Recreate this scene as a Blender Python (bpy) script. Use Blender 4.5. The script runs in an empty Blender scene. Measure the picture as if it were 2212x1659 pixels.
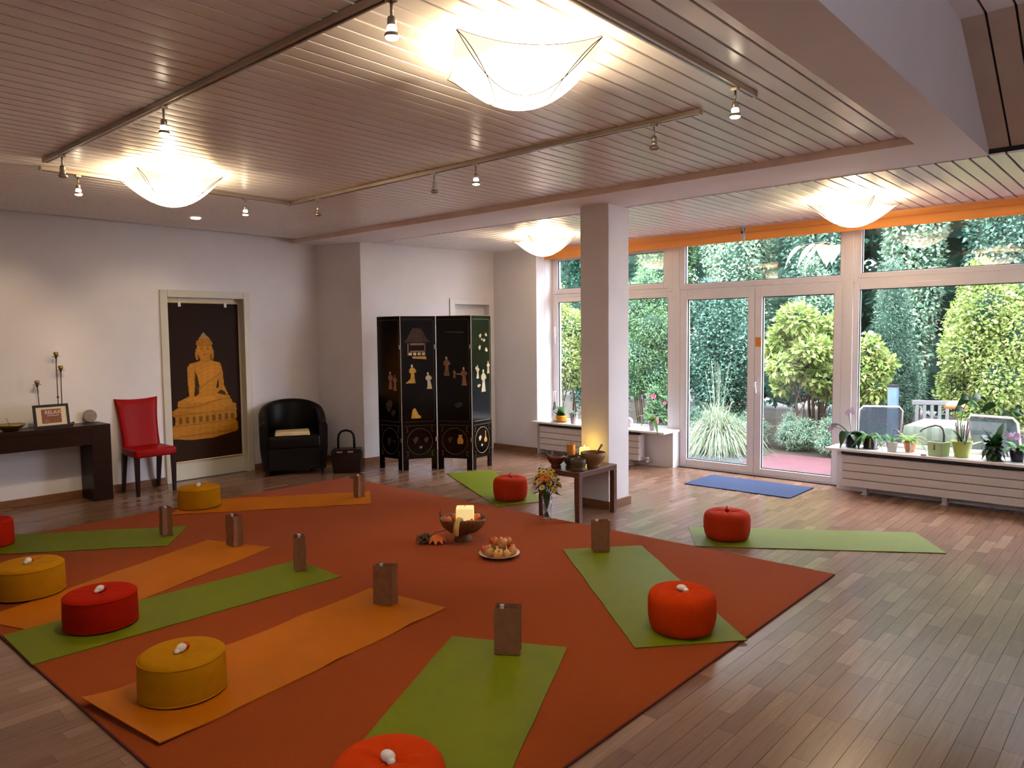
import bpy, bmesh, math, random
import numpy as np
from mathutils import Vector, Matrix, Euler
C = bpy.context.scene.collection
S = bpy.context.scene
PI = math.pi
rnd = random.Random(7)

# ------------------------------------------------------------------ camera, sky, exposure
cam_d = bpy.data.cameras.new('camera')
cam_d.sensor_width = 36.0
cam_d.lens = 36.0 * 1616.45 / 2212.0
cam_d.clip_start = 0.05
cam = bpy.data.objects.new('camera', cam_d)
C.objects.link(cam)
yaw, pitch, roll = math.radians(41.657), math.radians(3.771), math.radians(-0.598)
fw = Vector((math.cos(yaw)*math.cos(pitch), math.sin(yaw)*math.cos(pitch), -math.sin(pitch)))
rt = fw.cross(Vector((0, 0, 1))).normalized()
up = rt.cross(fw)
rt2 = math.cos(roll)*rt + math.sin(roll)*up
up2 = -math.sin(roll)*rt + math.cos(roll)*up
M = Matrix((rt2, up2, -fw)).transposed().to_4x4()
M.translation = Vector((0, 0, 1.55))
cam.matrix_world = M
S.camera = cam

world = bpy.data.worlds.new('sky')
S.world = world
world.use_nodes = True
bgn = world.node_tree.nodes['Background']
bgn.inputs['Color'].default_value = (0.86, 0.90, 1.0, 1)
bgn.inputs['Strength'].default_value = 11.2
S.view_settings.view_transform = 'Standard'
S.view_settings.look = 'None'
S.view_settings.gamma = 1.0
S.view_settings.use_curve_mapping = False
S.view_settings.exposure = 0.85
S.cycles.sample_clamp_indirect = 6.0
S.cycles.max_bounces = 10
S.cycles.transparent_max_bounces = 16
SHADE_GLOW = 20.0       # fabric ceiling lamps
SPOT_W = 24.0           # small track spots
WARM = (1.0, 0.76, 0.47)

# ------------------------------------------------------------------ materials
def _nt(name):
    m = bpy.data.materials.new(name)
    m.use_nodes = True
    return m, m.node_tree, m.node_tree.nodes, m.node_tree.links

def mat(name, col, rough=0.6, metal=0.0, var=0.0, vscale=8.0, bump=0.0, bscale=60.0, sheen=0.0, coat=0.0,
        spec=0.5, trans=0.0, ior=1.45, stretch=None, col2=None, emit=None, estr=0.0):
    m, nt, N, L = _nt(name)
    b = N['Principled BSDF']
    b.inputs['Base Color'].default_value = (*col, 1)
    b.inputs['Roughness'].default_value = rough
    b.inputs['Metallic'].default_value = metal
    b.inputs['Specular IOR Level'].default_value = spec
    b.inputs['Sheen Weight'].default_value = sheen
    b.inputs['Sheen Roughness'].default_value = 0.4
    b.inputs['Coat Weight'].default_value = coat
    b.inputs['Coat Roughness'].default_value = 0.12
    b.inputs['Transmission Weight'].default_value = trans
    b.inputs['IOR'].default_value = ior
    if emit:
        b.inputs['Emission Color'].default_value = (*emit, 1)
        b.inputs['Emission Strength'].default_value = estr
    if var or bump or col2:
        tc = N.new('ShaderNodeTexCoord')
        mp = N.new('ShaderNodeMapping')
        L.new(tc.outputs['Object'], mp.inputs['Vector'])
        if stretch: mp.inputs['Scale'].default_value = stretch
    if var or col2:
        n = N.new('ShaderNodeTexNoise'); n.inputs['Scale'].default_value = vscale; n.inputs['Detail'].default_value = 5
        L.new(mp.outputs['Vector'], n.inputs['Vector'])
        r = N.new('ShaderNodeValToRGB')
        if col2:
            a, c2 = col, col2
            r.color_ramp.elements[0].position = 0.42; r.color_ramp.elements[1].position = 0.58
        else:
            a = tuple(max(0, c*(1-var)) for c in col); c2 = tuple(min(1, c*(1+var)) for c in col)
            r.color_ramp.elements[0].position = 0.3; r.color_ramp.elements[1].position = 0.7
        r.color_ramp.elements[0].color = (*a, 1); r.color_ramp.elements[1].color = (*c2, 1)
        L.new(n.outputs['Fac'], r.inputs['Fac']); L.new(r.outputs['Color'], b.inputs['Base Color'])
    if bump:
        n2 = N.new('ShaderNodeTexNoise'); n2.inputs['Scale'].default_value = bscale; n2.inputs['Detail'].default_value = 3
        L.new(mp.outputs['Vector'], n2.inputs['Vector'])
        bp = N.new('ShaderNodeBump'); bp.inputs['Strength'].default_value = bump; bp.inputs['Distance'].default_value = 0.004
        L.new(n2.outputs['Fac'], bp.inputs['Height']); L.new(bp.outputs['Normal'], b.inputs['Normal'])
    return m

def leaf_mat(name, ramp, trans=0.35, rough=0.5, spec=0.16):
    """leaf colour differs from leaf to leaf (each leaf is a mesh island)"""
    m, nt, N, L = _nt(name)
    b = N['Principled BSDF']
    g = N.new('ShaderNodeNewGeometry')
    r = N.new('ShaderNodeValToRGB')
    els = r.color_ramp.elements
    for i, c in enumerate(ramp):
        p = i/(len(ramp)-1)
        e = els[0] if i == 0 else (els[1] if i == len(ramp)-1 else els.new(p))
        e.position = p; e.color = (*c, 1)
    L.new(g.outputs['Random Per Island'], r.inputs['Fac'])
    L.new(r.outputs['Color'], b.inputs['Base Color'])
    b.inputs['Roughness'].default_value = rough
    b.inputs['Specular IOR Level'].default_value = spec
    t = N.new('ShaderNodeBsdfTranslucent')
    L.new(r.outputs['Color'], t.inputs['Color'])
    mx = N.new('ShaderNodeMixShader'); mx.inputs['Fac'].default_value = trans
    L.new(b.outputs['BSDF'], mx.inputs[1]); L.new(t.outputs['BSDF'], mx.inputs[2])
    L.new(mx.outputs['Shader'], N['Material Output'].inputs['Surface'])
    return m

def pane_mat(name):
    m, nt, N, L = _nt(name)
    N.remove(N['Principled BSDF'])
    tr = N.new('ShaderNodeBsdfTransparent'); tr.inputs['Color'].default_value = (0.97, 0.97, 0.99, 1)
    gl = N.new('ShaderNodeBsdfGlossy'); gl.inputs['Roughness'].default_value = 0.0
    fr = N.new('ShaderNodeFresnel'); fr.inputs['IOR'].default_value = 1.5
    ge = N.new('ShaderNodeNewGeometry'); io = N.new('ShaderNodeMapRange')      # same reflectance from both faces
    io.inputs['To Min'].default_value = 1.5; io.inputs['To Max'].default_value = 1/1.5
    L.new(ge.outputs['Backfacing'], io.inputs['Value']); L.new(io.outputs['Result'], fr.inputs['IOR'])
    mx = N.new('ShaderNodeMixShader')
    L.new(fr.outputs['Fac'], mx.inputs['Fac']); L.new(tr.outputs['BSDF'], mx.inputs[1]); L.new(gl.outputs['BSDF'], mx.inputs[2])
    L.new(mx.outputs['Shader'], N['Material Output'].inputs['Surface'])
    return m

def wood_floor_mat():
    m, nt, N, L = _nt('parquet_oak')
    b = N['Principled BSDF']
    at = N.new('ShaderNodeAttribute'); at.attribute_name = 'tone'
    tc = N.new('ShaderNodeTexCoord'); ge = N.new('ShaderNodeNewGeometry')
    mp = N.new('ShaderNodeMapping'); mp.inputs['Scale'].default_value = (1.5, 22, 1)
    L.new(ge.outputs['Position'], mp.inputs['Vector'])
    n = N.new('ShaderNodeTexNoise'); n.inputs['Scale'].default_value = 3.0; n.inputs['Detail'].default_value = 6
    L.new(mp.outputs['Vector'], n.inputs['Vector'])
    ma = N.new('ShaderNodeMath'); ma.operation = 'MULTIPLY_ADD'; ma.inputs[1].default_value = 0.35; 
    L.new(n.outputs['Fac'], ma.inputs[0]); L.new(at.outputs['Fac'], ma.inputs[2])
    r = N.new('ShaderNodeValToRGB')
    r.color_ramp.elements[0].position = 0.15; r.color_ramp.elements[0].color = (0.15, 0.072, 0.042, 1)
    r.color_ramp.elements[1].position = 1.25 if False else 1.0; r.color_ramp.elements[1].color = (0.42, 0.265, 0.175, 1)
    e = r.color_ramp.elements.new(0.6); e.color = (0.255, 0.138, 0.083, 1)
    L.new(ma.outputs[0], r.inputs['Fac']); L.new(r.outputs['Color'], b.inputs['Base Color'])
    b.inputs['Roughness'].default_value = 0.24
    b.inputs['Specular IOR Level'].default_value = 0.5
    bp = N.new('ShaderNodeBump'); bp.inputs['Strength'].default_value = 0.06; bp.inputs['Distance'].default_value = 0.002
    L.new(n.outputs['Fac'], bp.inputs['Height']); L.new(bp.outputs['Normal'], b.inputs['Normal'])
    return m

def print_mat(name, attr, rough=0.7):
    m, nt, N, L = _nt(name)
    b = N['Principled BSDF']
    at = N.new('ShaderNodeAttribute'); at.attribute_name = attr
    L.new(at.outputs['Color'], b.inputs['Base Color'])
    b.inputs['Roughness'].default_value = rough
    b.inputs['Specular IOR Level'].default_value = 0.12
    return m

def glow_mat(name, col, strength, attr=None):
    m, nt, N, L = _nt(name)
    b = N['Principled BSDF']
    b.inputs['Base Color'].default_value = (0.8, 0.74, 0.6, 1)
    b.inputs['Roughness'].default_value = 0.7
    b.inputs['Emission Color'].default_value = (*col, 1)
    b.inputs['Emission Strength'].default_value = strength
    if attr:
        at = N.new('ShaderNodeAttribute'); at.attribute_name = attr
        ml = N.new('ShaderNodeMath'); ml.operation = 'MULTIPLY'; ml.inputs[1].default_value = strength
        L.new(at.outputs['Fac'], ml.inputs[0]); L.new(ml.outputs[0], b.inputs['Emission Strength'])
    return m

MT = {}
MT['wall'] = mat('white_plaster', (0.78, 0.755, 0.775), 0.85, var=0.03, vscale=3, bump=0.25, bscale=140)
MT['plain'] = mat('smooth_ceiling_paint', (0.86, 0.82, 0.87), 0.8, var=0.02, vscale=2, bump=0.1, bscale=90)
MT['plank'] = mat('lacquered_ceiling_plank', (0.86, 0.82, 0.83), 0.27, var=0.04, vscale=2, stretch=(0.4, 6, 1), spec=0.6)
MT['gap'] = mat('dark_joint', (0.012, 0.006, 0.005), 0.8)
MT['trimshade'] = mat('shade_tinted_trim', (0.82, 0.64, 0.56), 0.5, var=0.08, vscale=5)  # brown tint stands for the shade on the beam's drop face
MT['pitch'] = mat('brown_lacquered_panel', (0.42, 0.29, 0.22), 0.45, var=0.06, vscale=3)
MT['base'] = mat('brown_wood_baseboard', (0.20, 0.085, 0.035), 0.4, var=0.2, vscale=6, stretch=(1, 1, 6))
MT['frame'] = mat('white_window_frame', (0.84, 0.81, 0.86), 0.35, var=0.02)
MT['doorframe'] = mat('cream_door_paint', (0.60, 0.56, 0.45), 0.45, var=0.02)
MT['doorwhite'] = mat('white_door_paint', (0.74, 0.72, 0.70), 0.45, var=0.02)
MT['gasket'] = mat('black_gasket', (0.02, 0.03, 0.03), 0.5)
MT['pane'] = pane_mat('window_glass')
MT['floor'] = wood_floor_mat()
MT['subfloor'] = mat('dark_subfloor', (0.05, 0.022, 0.01), 0.7, var=0.2)
MT['column'] = MT['wall']
MT['steel'] = mat('brushed_steel', (0.55, 0.52, 0.48), 0.32, metal=1.0, var=0.05, vscale=30)
MT['rail'] = mat('champagne_rail', (0.55, 0.47, 0.38), 0.35, metal=0.7, var=0.05)
MT['bulb'] = mat('spot_bulb', (1, 0.95, 0.85), 0.4, emit=(1.0, 0.84, 0.60), estr=14.0, var=0.01)
MT['bulboff'] = mat('dark_spot_lens', (0.25, 0.22, 0.2), 0.2, var=0.05)
MT['shade'] = glow_mat('glowing_fabric', (1.0, 0.79, 0.52), SHADE_GLOW, 'glow')
MT['wire'] = mat('brown_wire', (0.10, 0.05, 0.025), 0.4, var=0.05)
MT['carpet'] = mat('terracotta_carpet', (0.30, 0.055, 0.007), 0.95, var=0.13, vscale=160, bump=0.5, bscale=400, spec=0.12, sheen=0.05)
MT['carpetedge'] = mat('dark_carpet_binding', (0.13, 0.02, 0.012), 0.9, var=0.1)
MT['matgreen'] = mat('lime_green_mat', (0.155, 0.190, 0.002), 0.5, var=0.05, vscale=5, bump=0.3, bscale=300, spec=0.22)
MT['matorange'] = mat('orange_mat', (0.48, 0.135, 0.001), 0.55, var=0.05, vscale=4, bump=0.3, bscale=250, spec=0.18)
MT['matblue'] = mat('blue_floor_mat', (0.006, 0.028, 0.105), 0.8, var=0.1, vscale=60, bump=0.4, bscale=300)
MT['yellow'] = mat('yellow_cotton', (0.47, 0.205, 0.001), 0.85, var=0.06, vscale=20, bump=0.4, bscale=220, spec=0.12)
MT['red'] = mat('red_cotton', (0.42, 0.012, 0.0008), 0.85, var=0.06, vscale=20, bump=0.3, bscale=220, spec=0.12)
MT['orange'] = mat('orange_red_cotton', (0.56, 0.0416, 0.0008), 0.85, var=0.06, vscale=20, bump=0.3, bscale=220, spec=0.12)
MT['coral'] = mat('coral_red_cotton', (0.48, 0.0336, 0.0064), 0.85, var=0.06, vscale=20, bump=0.3, bscale=220, spec=0.15)
MT['kraft'] = mat('kraft_paper', (0.25, 0.098, 0.040), 0.75, var=0.10, vscale=25, bump=0.4, bscale=60)
MT['paper'] = mat('white_paper', (0.80, 0.76, 0.70), 0.6, var=0.03)
MT['pearl'] = mat('white_glaze', (0.78, 0.74, 0.66), 0.15, var=0.05, coat=0.6)
MT['redglaze'] = mat('red_glaze', (0.55, 0.02, 0.015), 0.2, var=0.1)
MT['darkwood'] = mat('dark_stained_wood', (0.022, 0.0075, 0.0045), 0.36, var=0.3, vscale=7, stretch=(1, 9, 9), spec=0.22)
MT['tablewood'] = mat('walnut_table', (0.115, 0.048, 0.030), 0.35, var=0.25, vscale=7, stretch=(1, 8, 8))
MT['redleather'] = mat('red_leather', (0.30, 0.0012, 0.0016), 0.42, var=0.06, bump=0.15, bscale=150, spec=0.2)
MT['blackleather'] = mat('black_leather', (0.006, 0.0042, 0.0038), 0.38, var=0.1, bump=0.15, bscale=120, spec=0.2)
MT['cream'] = mat('cream_cloth', (0.70, 0.55, 0.30), 0.85, var=0.05, bump=0.2)
MT['chrome'] = mat('chrome', (0.75, 0.74, 0.73), 0.15, metal=1.0, var=0.03)
MT['wicker'] = mat('dark_wicker', (0.020, 0.008, 0.005), 0.6, var=0.4, vscale=60, bump=0.7, bscale=120, spec=0.2)
MT['lacquer'] = mat('black_lacquer', (0.004, 0.0025, 0.0025), 0.13, var=0.1, spec=0.42)
MT['silver'] = mat('pale_metal_edge', (0.62, 0.60, 0.58), 0.4, metal=0.6, var=0.05)
MT['ivory'] = mat('ivory_inlay', (0.62, 0.52, 0.34), 0.4, var=0.15, vscale=40)
MT['jade'] = mat('ochre_inlay', (0.60, 0.33, 0.05), 0.4, var=0.2, vscale=40)
MT['rose'] = mat('rose_inlay', (0.30, 0.13, 0.08), 0.4, var=0.25, vscale=40)
MT['faint'] = mat('faint_painted_inlay', (0.05, 0.028, 0.02), 0.4, var=0.4, vscale=30)
MT['goldline'] = mat('gold_line', (0.19, 0.13, 0.07), 0.4, var=0.2)
MT['bronze'] = mat('bronze', (0.10, 0.055, 0.025), 0.35, metal=0.7, var=0.2)
MT['brass'] = mat('brass', (0.42, 0.30, 0.12), 0.3, metal=0.9, var=0.15)
MT['blackframe'] = mat('black_frame', (0.014, 0.007, 0.006), 0.35, var=0.1)
MT['mount'] = mat('cream_mount', (0.70, 0.60, 0.44), 0.8, var=0.02)
MT['printbrown'] = mat('brown_print', (0.23, 0.085, 0.055), 0.7, var=0.1, vscale=18)
MT['printwhite'] = mat('print_white', (0.72, 0.60, 0.52), 0.7, var=0.02)
MT['greystone'] = mat('grey_stone_disc', (0.25, 0.20, 0.17), 0.7, var=0.15, vscale=25)
MT['redclay'] = mat('red_brown_clay', (0.13, 0.028, 0.016), 0.35, var=0.2)
MT['darkclay'] = mat('dark_glazed_clay', (0.035, 0.026, 0.024), 0.3, var=0.2)
MT['olive'] = mat('olive_clay', (0.085, 0.060, 0.030), 0.45, var=0.2)
MT['bowlwood'] = mat('turned_wood', (0.24, 0.115, 0.045), 0.45, var=0.2, vscale=14, stretch=(1, 1, 5))
MT['wax'] = mat('orange_wax', (0.60, 0.22, 0.03), 0.5, var=0.08)
MT['litwax'] = mat('glowing_yellow_wax', (0.8, 0.55, 0.12), 0.5, var=0.02, emit=(1.0, 0.72, 0.10), estr=1.5)
MT['litcream'] = mat('glowing_cream_wax', (0.8, 0.7, 0.42), 0.5, var=0.02, emit=(1.0, 0.74, 0.28), estr=0.34)
MT['basket'] = mat('woven_bowl', (0.19, 0.075, 0.028), 0.6, var=0.35, vscale=50, bump=0.8, bscale=90)
MT['gourd'] = mat('yellow_gourd', (0.62, 0.42, 0.12), 0.45, var=0.15, vscale=30)
MT['pumpkin'] = mat('orange_gourd', (0.66, 0.15, 0.02), 0.45, var=0.15, vscale=20)
MT['husk'] = mat('dry_husk', (0.075, 0.035, 0.018), 0.8, var=0.3, vscale=30)
MT['applered'] = mat('red_apple', (0.52, 0.045, 0.025), 0.28, vscale=9, col2=(0.62, 0.26, 0.06), coat=0.3)
MT['appleyel'] = mat('yellow_apple', (0.66, 0.38, 0.08), 0.28, vscale=7, col2=(0.68, 0.28, 0.07), coat=0.3)
MT['appleblush'] = mat('blushed_apple', (0.60, 0.12, 0.035), 0.28, vscale=6, col2=(0.66, 0.36, 0.08), coat=0.3)
MT['applegreen'] = mat('green_blushed_apple', (0.50, 0.34, 0.06), 0.28, vscale=7, col2=(0.56, 0.12, 0.04), coat=0.3)
MT['twig'] = mat('brown_twig', (0.07, 0.04, 0.02), 0.7, var=0.2)
MT['plate'] = mat('white_porcelain', (0.72, 0.66, 0.60), 0.25, var=0.03)
MT['clear'] = pane_mat('clear_glass')
MT['stem'] = mat('green_stem', (0.06, 0.14, 0.03), 0.6, var=0.2)
MT['petaly'] = mat('yellow_petals', (0.72, 0.48, 0.06), 0.6, var=0.1, vscale=40)
MT['petalp'] = mat('pale_yellow_petals', (0.74, 0.62, 0.22), 0.6, var=0.1, vscale=40)
MT['petalo'] = mat('orange_petals', (0.78, 0.20, 0.03), 0.6, var=0.15, vscale=40)
MT['petalpeach'] = mat('peach_petals', (0.78, 0.46, 0.24), 0.6, var=0.1, vscale=40)
MT['pistil'] = mat('flower_eye', (0.22, 0.16, 0.02), 0.8, var=0.2, vscale=90)
MT['bouqleaf'] = leaf_mat('bouquet_leaf', [(0.012, 0.035, 0.010), (0.03, 0.07, 0.014)], trans=0.2)
MT['blind'] = leaf_mat('orange_blind_cloth', [(0.97, 0.56, 0.20), (0.97, 0.56, 0.20)], trans=0.55, rough=0.7)
MT['sill'] = mat('white_marble_sill', (0.84, 0.83, 0.83), 0.25, var=0.04, vscale=5)
MT['radiator'] = mat('cream_radiator', (0.66, 0.60, 0.58), 0.4, var=0.02)
MT['darkjoint'] = mat('shadow_joint', (0.16, 0.12, 0.11), 0.7, var=0.1)
MT['greysteel'] = mat('grey_steel', (0.22, 0.23, 0.24), 0.35, metal=0.8, var=0.05)
MT['darkmetal'] = mat('dark_steel_tube', (0.06, 0.065, 0.09), 0.25, metal=0.8, var=0.1)
MT['pink'] = mat('pink_petal', (0.80, 0.12, 0.20), 0.6, var=0.15, vscale=30)
MT['lilac'] = mat('lilac_petal', (0.72, 0.58, 0.78), 0.6, var=0.1, vscale=30)
MT['potwhite'] = mat('white_pot', (0.70, 0.68, 0.68), 0.4, var=0.05)
MT['potrose'] = mat('pinkish_grey_pot', (0.50, 0.42, 0.42), 0.45, var=0.05)
MT['potpattern'] = mat('patterned_pot', (0.62, 0.58, 0.58), 0.4, vscale=60, col2=(0.36, 0.33, 0.38))
MT['terracotta'] = mat('terracotta_pot', (0.60, 0.22, 0.10), 0.7, var=0.12, vscale=14)
MT['limepot'] = mat('lime_glazed_pot', (0.46, 0.52, 0.10), 0.3, var=0.06)
MT['cangreen'] = mat('pale_green_tin', (0.44, 0.56, 0.30), 0.35, var=0.06)
MT['orangebowl'] = mat('amber_bowl', (0.72, 0.36, 0.05), 0.3, var=0.08)
MT['soil'] = mat('dark_soil', (0.035, 0.022, 0.015), 0.95, var=0.4, vscale=60, bump=0.8)
MT['darkpot'] = mat('blue_black_pot', (0.012, 0.016, 0.03), 0.3, var=0.1)
MT['leafdark'] = leaf_mat('dark_glossy_leaf', [(0.004, 0.020, 0.008), (0.010, 0.045, 0.014), (0.03, 0.09, 0.02)], trans=0.10, rough=0.35, spec=0.25)
MT['leafmid'] = leaf_mat('mid_green_leaf', [(0.03, 0.12, 0.03), (0.07, 0.24, 0.05), (0.15, 0.34, 0.08)], trans=0.3)
MT['leaflight'] = leaf_mat('light_green_leaf', [(0.16, 0.34, 0.06), (0.28, 0.48, 0.12), (0.40, 0.56, 0.18)], trans=0.35)
MT['cord'] = mat('white_cord', (0.75, 0.73, 0.73), 0.5, var=0.02)
MT['tagorange'] = mat('orange_paper', (0.74, 0.26, 0.03), 0.7, var=0.04)

# ------------------------------------------------------------------ mesh helpers
class MB:
    def __init__(s): s.v = []; s.f = []
    def add(s, vs, fs):
        o = len(s.v); s.v += [tuple(v) for v in vs]; s.f += [tuple(i+o for i in f) for f in fs]; return s
    def box(s, x0, x1, y0, y1, z0, z1):
        return s.add([(x0,y0,z0),(x1,y0,z0),(x1,y1,z0),(x0,y1,z0),(x0,y0,z1),(x1,y0,z1),(x1,y1,z1),(x0,y1,z1)],
                     [(0,3,2,1),(4,5,6,7),(0,1,5,4),(1,2,6,5),(2,3,7,6),(3,0,4,7)])
    def hexa(s, b, t):           # bottom quad, top quad (same order, ccw from above)
        return s.add(list(b)+list(t), [(0,3,2,1),(4,5,6,7),(0,1,5,4),(1,2,6,5),(2,3,7,6),(3,0,4,7)])
    def lathe(s, prof, seg=32, c=(0,0,0), cap=False, fn=None):
        n = len(prof); vs = []; fs = []
        for (r, z) in prof:
            for k in range(seg):
                a = 2*PI*k/seg
                p = [r*math.cos(a), r*math.sin(a), z]
                if fn: p = fn(p, a, r, z)
                vs.append((p[0]+c[0], p[1]+c[1], p[2]+c[2]))
        for i in range(n-1):
            for k in range(seg):
                k2 = (k+1) % seg
                fs.append((i*seg+k, i*seg+k2, (i+1)*seg+k2, (i+1)*seg+k))
        if cap:
            fs.append(tuple(range(seg-1, -1, -1))); fs.append(tuple((n-1)*seg+k for k in range(seg)))
        return s.add(vs, fs)
    def cyl(s, c, r, h, seg=20, r2=None):
        return s.lathe([(r, 0), (r if r2 is None else r2, h)], seg, c, cap=True)
    def tube(s, pts, r, seg=8, cap=True):
        pts = [Vector(p) for p in pts]; n = len(pts)
        rs = r if isinstance(r, (list, tuple)) else [r]*n
        vs = []; fs = []; ref = None
        for i, p in enumerate(pts):
            t = (pts[min(i+1, n-1)] - pts[max(i-1, 0)])
            if t.length < 1e-9: t = Vector((0, 0, 1))
            t.normalize()
            if ref is None: ref = Vector((0, 0, 1)) if abs(t.z) < 0.9 else Vector((1, 0, 0))
            a = t.cross(ref)
            if a.length < 1e-6: a = t.cross(Vector((0, 1, 0)))
            a.normalize(); b = a.cross(t).normalized(); ref = b
            for k in range(seg):
                q = 2*PI*k/seg
                vs.append(p + (a*math.cos(q) + b*math.sin(q))*rs[i])
        for i in range(n-1):
            for k in range(seg):
                k2 = (k+1) % seg
                fs.append((i*seg+k, i*seg+k2, (i+1)*seg+k2, (i+1)*seg+k))
        if cap:
            fs.append(tuple(range(seg-1, -1, -1))); fs.append(tuple((n-1)*seg+k for k in range(seg)))
        return s.add(vs, fs)
    def ell(s, c, r, seg=16, rings=10, rot=None):
        r = (r, r, r) if not isinstance(r, (tuple, list)) else r
        vs = [(0,0,-r[2])]
        for i in range(1, rings):
            t = -PI/2 + PI*i/rings
            for k in range(seg):
                a = 2*PI*k/seg
                vs.append((r[0]*math.cos(t)*math.cos(a), r[1]*math.cos(t)*math.sin(a), r[2]*math.sin(t)))
        vs.append((0,0,r[2]))
        if rot is not None:
            R = Euler(rot).to_matrix(); vs = [tuple(R @ Vector(v)) for v in vs]
        vs = [(v[0]+c[0], v[1]+c[1], v[2]+c[2]) for v in vs]
        fs = [(0, 1+(k+1) % seg, 1+k) for k in range(seg)]
        for i in range(rings-2):
            for k in range(seg):
                k2 = (k+1) % seg; a = 1+i*seg
                fs.append((a+k, a+k2, a+seg+k2, a+seg+k))
        l = len(vs)-1; a = 1+(rings-2)*seg
        fs += [(a+k, a+(k+1) % seg, l) for k in range(seg)]
        return s.add(vs, fs)
    def prism(s, poly, d, o=(0,0,0), ux=(1,0,0), uy=(0,0,1)):
        """poly in (ux,uy), extruded by d along ux x uy"""
        o = Vector(o); ux = Vector(ux); uy = Vector(uy); n = ux.cross(uy)*d
        a = [o+ux*p[0]+uy*p[1] for p in poly]; b = [p+n for p in a]; k = len(poly)
        fs = [tuple(range(k-1, -1, -1)), tuple(range(k, 2*k))]
        fs += [(i, (i+1) % k, k+(i+1) % k, k+i) for i in range(k)]
        return s.add(a+b, fs)
    def strap(s, pts, ws, side=None, fold=0.0):
        """a leaf blade: centre line pts, half widths ws"""
        pts = [Vector(p) for p in pts]; n = len(pts); vs = []; fs = []
        for i, p in enumerate(pts):
            t = (pts[min(i+1, n-1)]-pts[max(i-1, 0)])
            sd = Vector(side) if side is not None else t.cross(Vector((0, 0, 1)))
            if sd.length < 1e-5: sd = Vector((1, 0, 0))
            sd.normalize(); nn = sd.cross(t).normalized() if t.length > 1e-6 else Vector((0, 0, 1))
            w = ws[i]
            vs += [p - sd*w + nn*fold*w, p, p + sd*w + nn*fold*w]
        for i in range(n-1):
            a = 3*i
            fs += [(a, a+1, a+4, a+3), (a+1, a+2, a+5, a+4)]
        return s.add(vs, fs)
    def build(s, name, m, parent=None, smooth=False, bevel=0.0, seg=2, solid=0.0):
        me = bpy.data.meshes.new(name)
        me.from_pydata(s.v, [], s.f)
        if bevel or solid:
            bm = bmesh.new(); bm.from_mesh(me)
            if solid:
                bmesh.ops.recalc_face_normals(bm, faces=bm.faces)
                bmesh.ops.solidify(bm, geom=bm.faces[:], thickness=solid)
            if bevel:
                es = [e for e in bm.edges if len(e.link_faces) == 2 and e.calc_face_angle(0) > 0.5]
                bmesh.ops.bevel(bm, geom=es, offset=bevel, segments=seg, affect='EDGES', profile=0.6)
            bm.to_mesh(me); bm.free()
        me.validate()
        if smooth:
            me.shade_smooth() if smooth is True else me.shade_smooth()
            if smooth is not True:
                me.set_sharp_from_angle(angle=smooth)
        me.materials.append(m)
        o = bpy.data.objects.new(name, me); C.objects.link(o)
        if parent: o.parent = parent
        return o

def tag(o, label=None, cat=None, group=None, kind=None):
    if label: o['label'] = label
    if cat: o['category'] = cat
    if group: o['group'] = group
    if kind: o['kind'] = kind
    return o

def thing(name, label, cat, loc=(0,0,0), rz=0.0, group=None):
    o = bpy.data.objects.new(name, None); C.objects.link(o)
    o.empty_display_size = 0.05
    o.location = loc; o.rotation_euler = (0, 0, rz)
    return tag(o, label, cat, group)

def struct(o, label=None):
    o['kind'] = 'structure'
    if label: o['label'] = label
    return o

def dup(root, loc, rz=0.0, label=None, group=None, cat=None):
    r = root.copy(); C.objects.link(r); r.location = loc; r.rotation_euler = (0, 0, rz)
    if label: r['label'] = label
    if group: r['group'] = group
    for ch in list(root.children):
        c = ch.copy(); C.objects.link(c); c.parent = r
        for g in ch.children:
            d = g.copy(); C.objects.link(d); d.parent = c
    return r

def raw(name, V, F, m, parent=None, smooth=False):
    """fast mesh from numpy triangles"""
    me = bpy.data.meshes.new(name)
    V = np.asarray(V, np.float32); F = np.asarray(F, np.int32); k = F.shape[1]
    me.vertices.add(len(V)); me.vertices.foreach_set('co', V.ravel())
    me.loops.add(F.size); me.loops.foreach_set('vertex_index', F.ravel())
    me.polygons.add(len(F)); me.polygons.foreach_set('loop_start', np.arange(0, F.size, k, dtype=np.int32))
    me.polygons.foreach_set('loop_total', np.full(len(F), k, np.int32))
    me.update(); me.validate()
    if smooth: me.shade_smooth()
    me.materials.append(m)
    o = bpy.data.objects.new(name, me); C.objects.link(o)
    if parent: o.parent = parent
    return o
# ------------------------------------------------------------------ room shell
ZM, ZB, ZR = 2.715, 2.668, 2.662       # main planks, beam underside, rear planks
YB, XW = 8.0, 7.76                     # wall behind the altar side, window plane

# floor: slab and ship-deck strips
floor = struct(MB().box(-1.6, 8.0, -2.0, 8.2, -0.15, -0.006).build('floor', MT['subfloor']))
SW = 0.072
def strip_mesh(tone):
    m = MB().box(0, 1, 0.0008, SW-0.0008, -0.006, 0.0)
    me = bpy.data.meshes.new('plank'); me.from_pydata(m.v, [], m.f)
    a = me.attributes.new('tone', 'FLOAT', 'POINT'); a.data.foreach_set('value', [tone]*len(m.v))
    me.materials.append(MT['floor']); return me
tones = [0.16+0.40*i/13 for i in range(14)]
smeshes = [strip_mesh(t) for t in tones]
strips = []
fr = random.Random(3)
y = -1.8
row = 0
while y < 7.98:
    x = -1.4 - fr.random()*0.4
    while x < 7.74:
        l = fr.choice([0.24, 0.30, 0.36, 0.36, 0.42, 0.48])
        if not (x > 1.10 and x+l < 4.8 and y > 1.62 and y+SW < 6.72):
            t = min(13, max(0, int(fr.gauss(6.2, 3.3))))
            strips.append((x, min(x+l, 7.75), y, t))
        x += l
    y += SW; row += 1
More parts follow.
